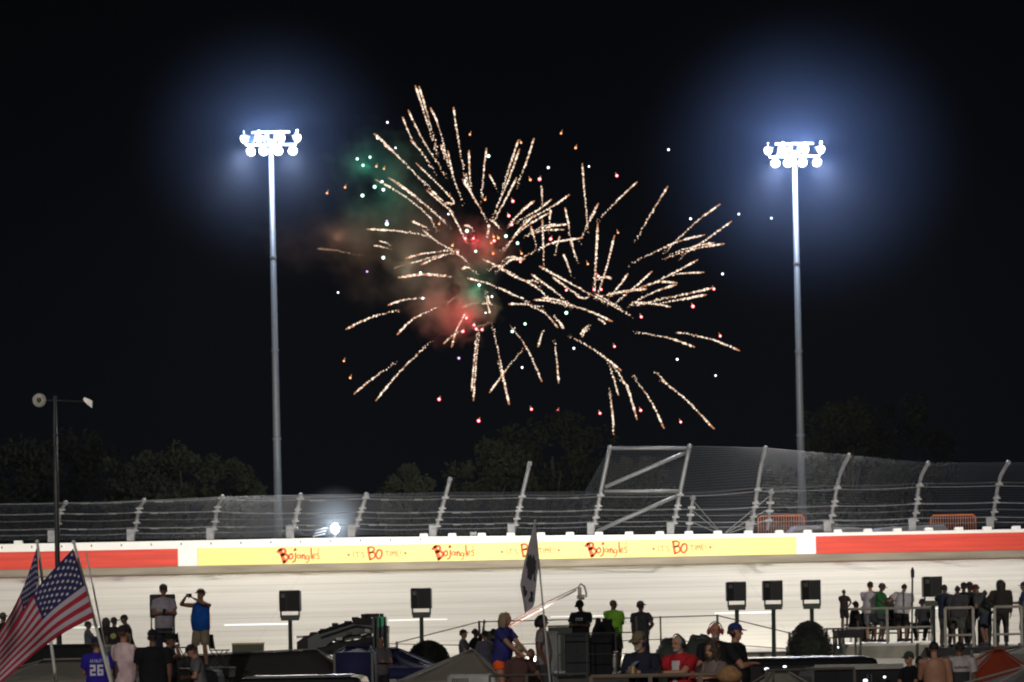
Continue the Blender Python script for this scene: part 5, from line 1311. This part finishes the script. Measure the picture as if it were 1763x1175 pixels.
P3 = person(213, 1077, 45.6, FL, 142, 'man in a pale pink shirt and dark cap turned away to the right', 'pink', (.66, .50, .50), 'shorts', (.10, .085, .065), 'tan', 'cap', (.03, .022, .02), 'brown', belly=.7, fat=.3, pit=-4, aL='cup', aR='down')
P4 = person(263, 1084, 44.8, FL, 176, 'broad man in a black shirt seen from behind', 'black', BLK, 'shorts', (.02, .02, .022), 'brown', 'cap', (.012, .014, .012), 'black', belly=.9, fat=1.3, twist=8, aR='cup')
P5 = person(293, 1091, 46.4, FL, 80, 'dark shirted spectator in a black cap drinking, right of the broad man in black', 'black', BLK, 'trousers', (.02, .02, .025), 'brown', 'cap', (.012, .012, .012), 'black', aL='face', aR='down', belly=.6, fat=.5, lean=6)
P6 = person(331, 1109, 46.0, FL, 285, 'grey shirted spectator with bowed head in a dark cap, below the man filming', 'midgrey', (.12, .12, .125), 'trousers', (.03, .03, .035), 'tan', 'cap', (.02, .018, .018), 'brown', aL='cup', aR='cup', lean=12, pit=18, belly=.5)
P11 = person(128, 1161, 30, FL - .12, 150, 'person whose ginger hair just shows at the bottom left edge', 'black', BLK, 'trousers', (.02, .02, .02), 'pale', None, hair='ginger', sit=True, H=1.72)
P12 = person(46, 1160, 30, FL - .12, 170, 'dark haired person just showing in the bottom left corner', 'black', BLK, 'trousers', (.02, .02, .02), 'brown', None, hair='black', sit=True, H=1.72)
for q, hz in ((P11, FL - .12), (P12, FL - .12)):
    r = q['root'].location; t = empty('stool', (r.x, r.y + .02, hz), 'low stool under the seated person at ' + ('the ginger hair' if q is P11 else 'the bottom left corner'), 'stool')
    MB().box((0, 0, .33), (.4, .4, .04)).build('seat', m_plank, t)
    for sx in (-1, 1):
        for sy in (-1, 1): MB().tube([(sx * .16, sy * .16, .31), (sx * .18, sy * .18, 0)], .015, 6).build('leg', m_raild, t)
FB = 2.79
person(197, 1063, 81.0, FB, 175, 'dark spectator with a yellow emblem on the back, far left by the flag pole', 'black', (.016, .017, .012), 'trousers', (.02, .02, .02), 'dark', 'cap', (.02, .02, .02), 'black', fat=.4, aL='hip', aR='down', H=None, yaw=-40)
P8 = NP[0]
e_ = [o for o in bpy.data.objects if o.get('label', '').startswith('dark spectator with a yellow')][0]
shb = MB(); shb.ell((0, .15, 1.22), (.09, .012, .085), None, 14, 8); shb.build('emblem', mat('emblem_olive', (.16, .17, .05), .8), [c for c in e_.children if c.name.startswith('shirt')][0])
person(183, 1063, 81.6, FB, 185, 'long haired silhouette left of the dark spectator with the yellow emblem', 'black', BLK, 'trousers', (.02, .02, .02), 'dark', None, hair='black', hl=.12, aL='cup')
person(214, 1059, 81.2, FB, -70, 'dark silhouette in a pointed cap leaning left, above the pink shirt man', 'black', BLK, 'trousers', (.02, .02, .02), 'dark', 'cap', (.015, .015, .015), 'black', lean=12, aL='cup')
person(152, 1070, 81.8, FB, 95, 'dark silhouette beside the lower hem of the large striped flag', 'darkgrey', (.05, .05, .055), 'trousers', (.02, .02, .02), 'dark', 'cap', (.02, .02, .02), 'black', aL='reach', aR='down')
person(6, 1055, 81.0, FB, 150, 'silhouette in a dull green cap at the left edge', 'black', BLK, 'trousers', (.02, .02, .02), 'dark', 'cap', (.04, .06, .04), 'black')
# ---- by the green machine
person(655, 1097, 70.5, 2.0, 10, 'faint pale shirted person in front of the green machine', 'mauve', (.12, .11, .12), 'trousers', (.03, .03, .03), 'tan', None, hair='black', aL='cup', aR='cup')
platform(X(630, 70.5), X(690, 70.5), 69.8, 71.2, 2.0, 'small dark stand in front of the green machine', m_floor=m_blackm)
# ---- centre left group
platform(X(788, 78), X(870, 78), 77, 79.4, 2.2, 'dark deck under the four spectators left of the woman in orange shorts', m_floor=m_blackm)
person(798, 1084, 77.6, 2.2, 75, 'slim man in a grey shirt and cap facing right above the pale tent peak', 'slate', (.11, .11, .12), 'trousers', (.03, .03, .03), 'tan', 'cap', (.02, .02, .022), 'brown', aL='cup', aR='cup')
person(819, 1082, 78.4, 2.2, 120, 'black clothed spectator second in the row above the pale tent', 'black', BLK, 'trousers', (.015, .015, .015), 'dark', None, hair='black', aL='up', aR='hip')
person(835, 1086, 77.6, 2.2, 215, 'man in a bluish grey shirt and dark cap seen from behind', 'bluegrey', (.13, .13, .17), 'trousers', (.015, .015, .015), 'tan', 'cap', (.02, .02, .02), 'black', fat=.5, belly=.6, aL='cup', aR='cup')
person(850, 1083, 78.6, 2.2, 195, 'navy clothed spectator half hidden behind the woman in orange shorts', 'navy', (.018, .02, .07), 'trousers', (.02, .02, .02), 'brown', 'cap', (.015, .015, .04), 'black')
P18 = person(873, 1054, 49, DC, 62, 'blond woman in a navy shirt and orange shorts leaning on a rail', 'navy2', (.03, .03, .15), 'hot', (.80, .11, .02), 'tan', None, hair='blond', hl=.12, lean=10, aL='rail', aR='rail', belly=.7, fat=.3, yaw=10)
P19 = person(892, 1091, 48.9, DC - .12, 195, 'seated person in a brownish pink top beside the woman in orange shorts', 'brownpink', (.10, .05, .045), 'trousers', (.03, .03, .03), 'red', None, hair='blond', sit=True, H=1.72, aL='out', aR='lap', fat=.1)
P21 = person(914, 1104, 50.1, DC - .15, 20, 'small seated person between the pink top and the capped man', 'dark', (.03, .03, .03), 'trousers', (.02, .02, .02), 'brown', None, hair='black', sit=True, H=1.62, aL='lap', aR='lap')
P20 = person(934, 1059, 48.6, DC, 80, 'man in a faded grey shirt and black cap facing right behind the flag pole', 'fadegrey', (.17, .15, .15), 'trousers', (.04, .04, .04), 'brown', 'cap', (.012, .012, .012), 'black', hl=.05, aL='pocket', aR='down', belly=.5)
for q in (P19, P21):
    r = q['root'].location; t = empty('camp_chair', (r.x, r.y, DC), 'dark camp chair under the ' + ('brownish pink top sitter' if q is P19 else 'small seated person'), 'chair')
    MB().box((0, 0, .36), (.5, .45, .04)).build('seat', m_blackm, t)
    for sx in (-1, 1):
        for sy in (-1, 1): MB().tube([(sx * .2, sy * .18, .34), (sx * .23, sy * .2, 0)], .015, 6).build('leg', m_railg, t)
# ---- mid deck
P22 = person(1001, 1033, 66.0, DM, -22, 'man in a black printed shirt and cap looking down at his hands', 'black', BLK, 'trousers', (.015, .015, .02), 'dark', 'cap', (.012, .012, .016), 'black', aL='cup', aR='cup', belly=.5, fat=.7, pit=20, yaw=-12)
shirt_mark(P22, [(-1, ((-.085 + .026 * k, 1.318 + .004 * (k % 2)), (-.066 + .026 * k, 1.342))) for k in range(7)] + [(-1, ((-.085 + .026 * k, 1.282), (-.064 + .026 * k, 1.304 - .004 * (k % 3)))) for k in range(7)], mat('print_grey', (.45, .45, .5), .8), 'print')
P23 = person(1057, 1032, 69.6, DM, 150, 'bald man in a lime green shirt and camouflage shorts with folded arms', 'lime', (.24, .55, .05), 'shorts', (.085, .075, .055), 'brown', None, hair=None, aL='cross', aR='cross', belly=.5, fat=.7, yaw=-45)
P24 = person(1104, 1035, 69.0, DM, 148, 'man in a two tone grey shirt and grey cap beside the lime shirt man', 'gunmetal', (.055, .055, .058), 'trousers', (.03, .03, .035), 'brown', 'cap', (.10, .10, .10), 'brown', aL='hip', aR='down', belly=.6, fat=.8, yaw=-25)
shirt_mark(P24, [(1, ((.02, .98), (.10, 1.38)))], mat('cloth_palepanel', (.17, .165, .17), .9), 'back_panel')
# ---- front rail
P25 = person(1098, 1088, 37.4, DF, -32, 'bearded man in a camouflage cap and dark jacket holding a can over the rail', 'ink', (.016, .018, .03), 'trousers', (.03, .03, .04), 'tan', 'cap', (.13, .11, .07), 'grey', beard='white', long=True, aL=((-.04, -.44, 1.34), (.8, .1, -.7)), aR=((.16, -.40, 1.32), (.9, .1, -.6)), lean=14, belly=.6, fat=.5, yaw=-12, muffs=(.03, .03, .03))
held('drink_can', 'can', P25['L'] + V((-.0, -.03, .02)), 'yellowish drink can held by the bearded man in the camouflage cap', 'can', mat('can_gold', (.35, .30, .14), .35, metal=.5))
shirt_mark(P25, [(-1, ((-.03, 1.02), (.035, 1.40)))], mat('cloth_lightblue', (.16, .20, .28), .9), 'undershirt')
P26 = person(1165, 1093, 37.3, DF, -38, 'grey haired man in a red shirt with black ear muffs leaning on the rail', 'crimson', (.32, .016, .022), 'trousers', (.03, .03, .04), 'tan', None, hair='grey', aL=((.12, -.42, 1.33), (.9, .1, -.5)), aR=((-.02, -.40, 1.32), (.9, .1, -.5)), lean=12, belly=.7, fat=.6, muffs=(.015, .015, .015), yaw=-8, beard='grey')
shirt_mark(P26, [(-1, ((-.03 - .006 * k + .0, 1.06 + .06 * k), (.035 + .006 * k, 1.12 + .06 * k))) for k in range(6)], mat('cloth_whitepanel', (.42, .40, .40), .9), 'front_panel')
shirt_mark(P26, [(-1, ((-.03, 1.22), (.02, 1.27))), (-1, ((-.01, 1.12), (.035, 1.18)))], m_blackm, 'emblem')
P27 = person(1232, 1072, 41.6, DF, 4, 'grey haired man with red ear muffs and a grey beard, looking at the camera', 'black', BLK, 'trousers', (.02, .02, .025), 'red', None, hair='grey', beard='grey', muffs=(.28, .02, .04), aL='down', aR='down', belly=.5, fat=.4)
P28 = person(1266, 1073, 40.6, DF, 64, 'man in a blue cap with red brim and black ear muffs facing right', 'black', BLK, 'trousers', (.02, .02, .025), 'tan', 'cap_redbrim', (.016, .03, .13), 'brown', muffs=(.05, .01, .015), aL='cross', aR='down', belly=.6, fat=.7)
P29 = person(1222, 1106, 37.3, DF, -48, 'person with long dark curly hair holding a red can at the rail', 'mottled', (.16, .12, .115), 'trousers', (.03, .03, .03), 'tan', None, hair='brown', hl=.22, cape=True, aL=((.10, -.42, 1.34), (.9, .1, -.5)), aR=((.05, -.36, 1.30), (.9, .1, -.5)), lean=12, belly=.3)
held('drink_can', 'can', P29['L'] + V((-.0, -.03, .01)), 'red drink can held by the curly haired person', 'can', mat('can_red', (.5, .03, .04), .35))
held('drink_can', 'can', P26['L'] + V((-.01, -.03, .02)), 'dark drink can held by the grey haired man in the red shirt', 'can', m_blackm)
tb = MB(); tb.ell((0, 0, 0), (.17, .14, .11), None, 18, 12); tb.ell((.0, 0, .05), (.12, .1, .09), None, 16, 8)
t = tb.build('straw_hat', mat('tan_straw', (.24, .13, .055), .85, var=.3, scale=20, bump=.5), smooth=True, loc=at(1256, 1164, 36.75)); tag(t, 'rounded tan straw hat resting on the rail at the bottom edge', 'hat')
# ---- railed platform, right
person(1500, 1002, 84.6, DR + .03, 165, 'capped man in a white shirt and grey shorts facing away on the railed platform', 'white1', (.36, .33, .36), 'shorts', (.12, .12, .13), 'tan', 'cap', (.02, .02, .02), 'black', aL='cup', aR='cross', belly=.8, fat=1.2, yaw=20)
person(1519, 1004, 84.0, DR + .03, 60, 'man in a green shirt and pale brimmed dark cap beside the white shirt man', 'green', (.02, .10, .03), 'shorts', (.04, .045, .05), 'dark', 'cap', (.05, .05, .05), 'black', aL='cross', aR='cross', pit=12, lean=4, fat=.7)
person(1560, 1005, 83.8, DR + .03, 160, 'heavy man in a pale grey shirt and black shorts leaning with one arm out', 'white2', (.34, .32, .35), 'shorts', (.015, .015, .015), 'brown', None, hair='black', aL='cup', aR='out', belly=1, fat=1.5, lean=8, side=-6)
person(1590, 1040, 85.6, DR + .03, 190, 'crouching dark clothed person below the sixth black box', 'charc', (.035, .035, .04), 'trousers', (.02, .02, .02), 'dark', 'cap', (.02, .02, .02), 'black', sit=True, H=1.72, lean=15)
person(1455, 1015, 80.6, DS, 150, 'slim shirtless silhouette standing apart at the left of the railed platform', 'brownd', (.03, .025, .022), 'shorts', (.02, .02, .02), 'dark', None, hair='black', aL='hip', aR='reach', lean=4)
person(1475, 1038, 86.2, DR + .03, 60, 'small seated silhouette behind the railing, left of the white shirt man', 'black', BLK, 'shorts', (.02, .02, .02), 'dark', None, hair='black', sit=True, H=1.7, lean=10, aL='reach', aR='lap')
person(1487, 1052, 85.0, DR + .03, 20, 'low seated dark figure just left of the white shirt man', 'black', BLK, 'shorts', (.02, .02, .02), 'dark', None, hair='black', sit=True, H=1.45)
# ---- far right platform
F2 = DR2 + .0
person(1628, 1006, 81.6, F2, 150, 'navy clothed spectator in front of the last black box, hand at the mouth', 'navyd', (.02, .024, .045), 'trousers', (.035, .035, .035), 'dark', None, hair='black', aL='cup', aR=((.12, -.28, 1.46), (.9, 0, -.6)), belly=.5, fat=.5, yaw=-20)
person(1650, 1008, 81.2, F2, 180, 'short haired dark spectator at the left of the huddle behind the gate frame', 'charc', (.03, .03, .03), 'shorts', (.07, .07, .065), 'dark', None, hair='black', fat=1.3, belly=.5)
person(1661, 1003, 82.2, F2, 170, 'taller dark spectator in the middle of the huddle behind the gate frame', 'black', BLK, 'trousers', (.02, .02, .02), 'dark', 'cap', (.015, .015, .015), 'black', aL='cup', fat=.9)
person(1671, 1002, 83.0, F2, 200, 'dark capped spectator at the back right of the huddle', 'teal', (.03, .035, .035), 'trousers', (.03, .02, .02), 'dark', 'cap', (.02, .02, .02), 'black')
person(1681, 1007, 81.8, F2, -120, 'spectator in a dark red cap bending to the left into the huddle', 'greygreen', (.04, .045, .045), 'shorts', (.03, .035, .05), 'brown', 'cap', (.09, .015, .02), 'black', lean=24, aL='cup', aR='cup', fat=1.0)
person(1725, 998, 81.2, F2, 172, 'hooded spectator in dark brown alone behind the right gate frame', 'darkbrown', (.022, .018, .016), 'trousers', (.02, .02, .02), 'dark', None, hair='black', hl=.20, long=True, aL='down', aR='hip', fat=.9)
person(1765, 1002, 81.4, F2, 260, 'spectator in a blue shirt and cap cut by the right edge', 'bluenavy', (.02, .03, .10), 'trousers', (.03, .03, .03), 'brown', 'cap', (.015, .02, .05), 'black', aL='can', aR='down')
person(1697, 1016, 84.0, F2, 160, 'dark spectator mostly hidden behind the spectator in the dark red cap', 'black', BLK, 'trousers', (.02, .02, .02), 'dark', None, hair='black', fat=.6, aL='hip')
person(1537, 1030, 86.0, DR + .03, 40, 'dark seated figure between the green shirt man and the heavy man', 'charc', (.03, .03, .035), 'trousers', (.02, .02, .02), 'dark', None, hair='black', sit=True, H=1.9, aL='lap', aR='lap')
# ---- lower right
FR = 1.95
platform(X(1520, 46), X(1720, 46), 44.6, 48.4, FR, 'wooden deck under the shirtless man at the lower right')
person(1607, 1103, 46, FR, 176, 'shirtless man with a sunburnt back seen from behind at the lower right', bare=True, lower='shorts', lc=(.03, .03, .04), sk='tan', hair='black', belly=.4, fat=.8, aL='down', aR='cup', side=2)
P45 = person(1651, 1104, 46.2, FR, 184, 'man in a white printed shirt with a dark lower back beside the shirtless man', 'white3', (.40, .37, .37), 'shorts', (.04, .04, .04), 'brown', None, hair='black', belly=.5, fat=.8)
shirt_mark(P45, [(1, ((-.15, .90), (.15, 1.24)))], mat('cloth_darkpanel', (.03, .03, .03), .9), 'dark_panel')
shirt_mark(P45, [(1, ((-.13 + .032 * k, 1.295), (-.107 + .032 * k, 1.325 + .008 * (k % 3)))) for k in range(8)], mat('print_dull_red', (.12, .03, .04), .9), 'print')
person(1563, 1122, 46.6, FR, -55, 'young person in a grey green cap facing left at the lower right', 'black', BLK, 'trousers', (.03, .03, .03), 'tan', 'cap', (.045, .055, .045), 'brown', aL='cup', aR='cup', lean=6)
person(1582, 1129, 47.6, FR, 170, 'dark haired person behind the young person in the grey green cap', 'black', BLK, 'trousers', (.03, .03, .03), 'dark', None, hair='black')
bpy.data.objects.remove(_tmp); bpy.data.scenes.remove(_sc)

# ================================================================== flags
m_fpole = mat('flag_pole_white', (.45, .45, .40), .5, var=.1)
m_fr = mat('flag_red', (.34, .018, .035), .85, var=.1, scale=8, trans=.25); m_fw = mat('flag_white', (.42, .38, .43), .85, var=.06, scale=8, trans=.25); m_fb = mat('flag_blue', (.020, .018, .085), .85, var=.1, scale=8, trans=.25)
m_star = mat('flag_star', (.5, .48, .52), .85)
def bez(pts, t):
    q = smoothp(pts, 12); i = t * (len(q) - 1); j = min(int(i), len(q) - 2); return tuple(q[j][a] + (q[j + 1][a] - q[j][a]) * (i - j) for a in range(2))
def flag(name, top, bot, Y, label, striped=True, rip=.10, base_floor=0, ph=0):
    """cloth spanned between the upper edge path and the lower edge path (hoist first)"""
    NUx, NVx = 60, 39; G = []
    for i in range(NUx + 1):
        u = i / NUx; a = bez(top, u); c = bez(bot, u); col = []
        for j in range(NVx + 1):
            v = j / NVx; x = a[0] + (c[0] - a[0]) * v; y = a[1] + (c[1] - a[1]) * v
            d = rip * u ** .6 * sin(u * 7.5 + v * 3.2 + ph) + rip * .5 * u * sin(u * 15 - v * 5 + ph)
            p = at(x, y + 1.2 * sin(u * 13 + v * 3) * u, Y + d); p += V((0, 0, 0)); col.append(p)
        G.append(col)
    org = G[0][0]; t = empty(name, org, label, 'flag')
    for c in G:
        for k in range(len(c)): c[k] = c[k] - org
    b = MB()
    vs = [p for c in G for p in c]; n_ = NVx + 1; fs = []; ms = []
    for i in range(NUx):
        for j in range(NVx):
            fs.append((i * n_ + j, (i + 1) * n_ + j, (i + 1) * n_ + j + 1, i * n_ + j + 1))
            st = int(j / 3); ms.append(2 if (i < NUx * .40 and j < 21 and striped) else (st % 2 if striped else 1))
    b.v = [tuple(p) for p in vs]; b.f = fs; b.m = ms
    o = b.build('cloth', [m_fr, m_fw, m_fb] if striped else [m_fg, m_fg, m_fg], t, smooth=True, fixn=False); sm = o.modifiers.new('thick', 'SOLIDIFY'); sm.thickness = .004
    def pt(u, v, side):
        x = u * NUx; y = v * NVx; i = min(int(x), NUx - 1); j = min(int(y), NVx - 1); fx, fy = x - i, y - j
        p = G[i][j].lerp(G[i + 1][j], fx).lerp(G[i][j + 1].lerp(G[i + 1][j + 1], fx), fy)
        nrm = (G[i + 1][j] - G[i][j]).cross(G[i][j + 1] - G[i][j]).normalized(); return p + nrm * side
    return t, pt
def stars_on(t, pt):
    b = MB()
    for r in range(9):
        for c in range(6 if r % 2 == 0 else 5):
            u0 = .40 * (c * 2 + 1 + (r % 2)) / 12; v0 = 7 / 13 * (r + 1) / 10
            for side in (-.008, .008):
                pts = [pt(u0, v0, side)] + [pt(max(0, u0 + sin(k * pi / 5) * (.017 if k % 2 == 0 else .0068)), max(0, v0 - cos(k * pi / 5) * (.027 if k % 2 == 0 else .0108)), side) for k in range(10)]
                b.add(pts, [(0, 1 + k, 1 + (k + 1) % 10) for k in range(10)])
    b.build('stars', m_star, t, fixn=False)
def pole(x0, y0, x1, y1, Y, z1, label, r=.022, m=None, name='flag_pole'):
    a = at(x0, y0, Y); c = at(x1, y1, Y); d = (c - a); tt = (z1 - a.z) / d.z; c = a + d * tt; t = empty(name, c, label, 'flag pole'); t2 = a - c
    MB().tube([(0, 0, 0), t2], [r * 1.25, r * .8], 10).build('pole', m or m_fpole, t, smooth=True)
    b = MB(); b.ell(t2, r * 1.3, None, 8, 6); b.build('finial', m or m_fpole, t, smooth=True); return t
t, pt = flag('flag', [(126, 945), (66, 1011), (22, 1082), (-30, 1150)], [(162, 1063), (100, 1096), (42, 1142), (-20, 1192)], 36, 'large striped red and white flag with white stars on blue, in front at the left')
stars_on(t, pt)
t, pt = flag('flag', [(63, 944), (40, 1012), (10, 1070), (-30, 1130)], [(70, 1042), (56, 1085), (18, 1140), (-14, 1185)], 37.2, 'second striped flag with a dark blue corner, half hidden behind the larger one', ph=2, rip=.14)
stars_on(t, pt)
pole(127, 934, 191, 1175, 36.25, 2.0, 'white flag pole leaning in front of the blue jersey, carrying the large striped flag')
pole(64, 933, 97, 1175, 37.4, 2.0, 'white flag pole of the second striped flag, leftmost of the poles')
pole(149, 955, 172, 1070, 37.0, 2.0, 'thin white pole beside the large flag pole', .013)
m_fg = mat('flag_grey', (.42, .39, .42), .85, var=.15, scale=3, trans=.45)
t, pt = flag('flag', [(921, 897), (908, 945), (897, 998), (897, 1016), (904, 1055)], [(930, 974), (926, 984), (923, 1012), (919, 1042), (906, 1053)], 45, 'limp grey flag with dark markings hanging on the centre pole', striped=False, rip=.025, ph=1)
b = MB()
def patch(us, vs):
    uc, vc, ru, rv = (us[0] + us[1]) / 2, (vs[0] + vs[1]) / 2, (us[1] - us[0]) / 2, (vs[1] - vs[0]) / 2; n_ = 22
    for side in (-.008, .008):
        for i in range(n_):
            for j in range(n_):
                u0 = us[0] + ru * 2 * i / n_; v0 = vs[0] + rv * 2 * j / n_; u1 = u0 + ru * 2 / n_; v1 = v0 + rv * 2 / n_
                e = ((u0 - uc) / ru) ** 2 + ((v0 - vc) / rv) ** 2 + 1.3 * NZ.noise(V((u0 * 11, v0 * 5, 3)))
                if e < .6: b.add([pt(u0, v0, side), pt(u1, v0, side), pt(u1, v1, side), pt(u0, v1, side)], [(0, 1, 2, 3)])
patch((.16, .46), (.05, .98)); patch((.56, .80), (.05, .50)); patch((.58, .82), (.60, .98))
b.build('markings', mat('flag_mark', (.03, .03, .035), .9), t, fixn=False)
pole(921, 897, 947, 1175, 45.1, DC, 'thin pale pole carrying the limp grey flag at the centre', .016)
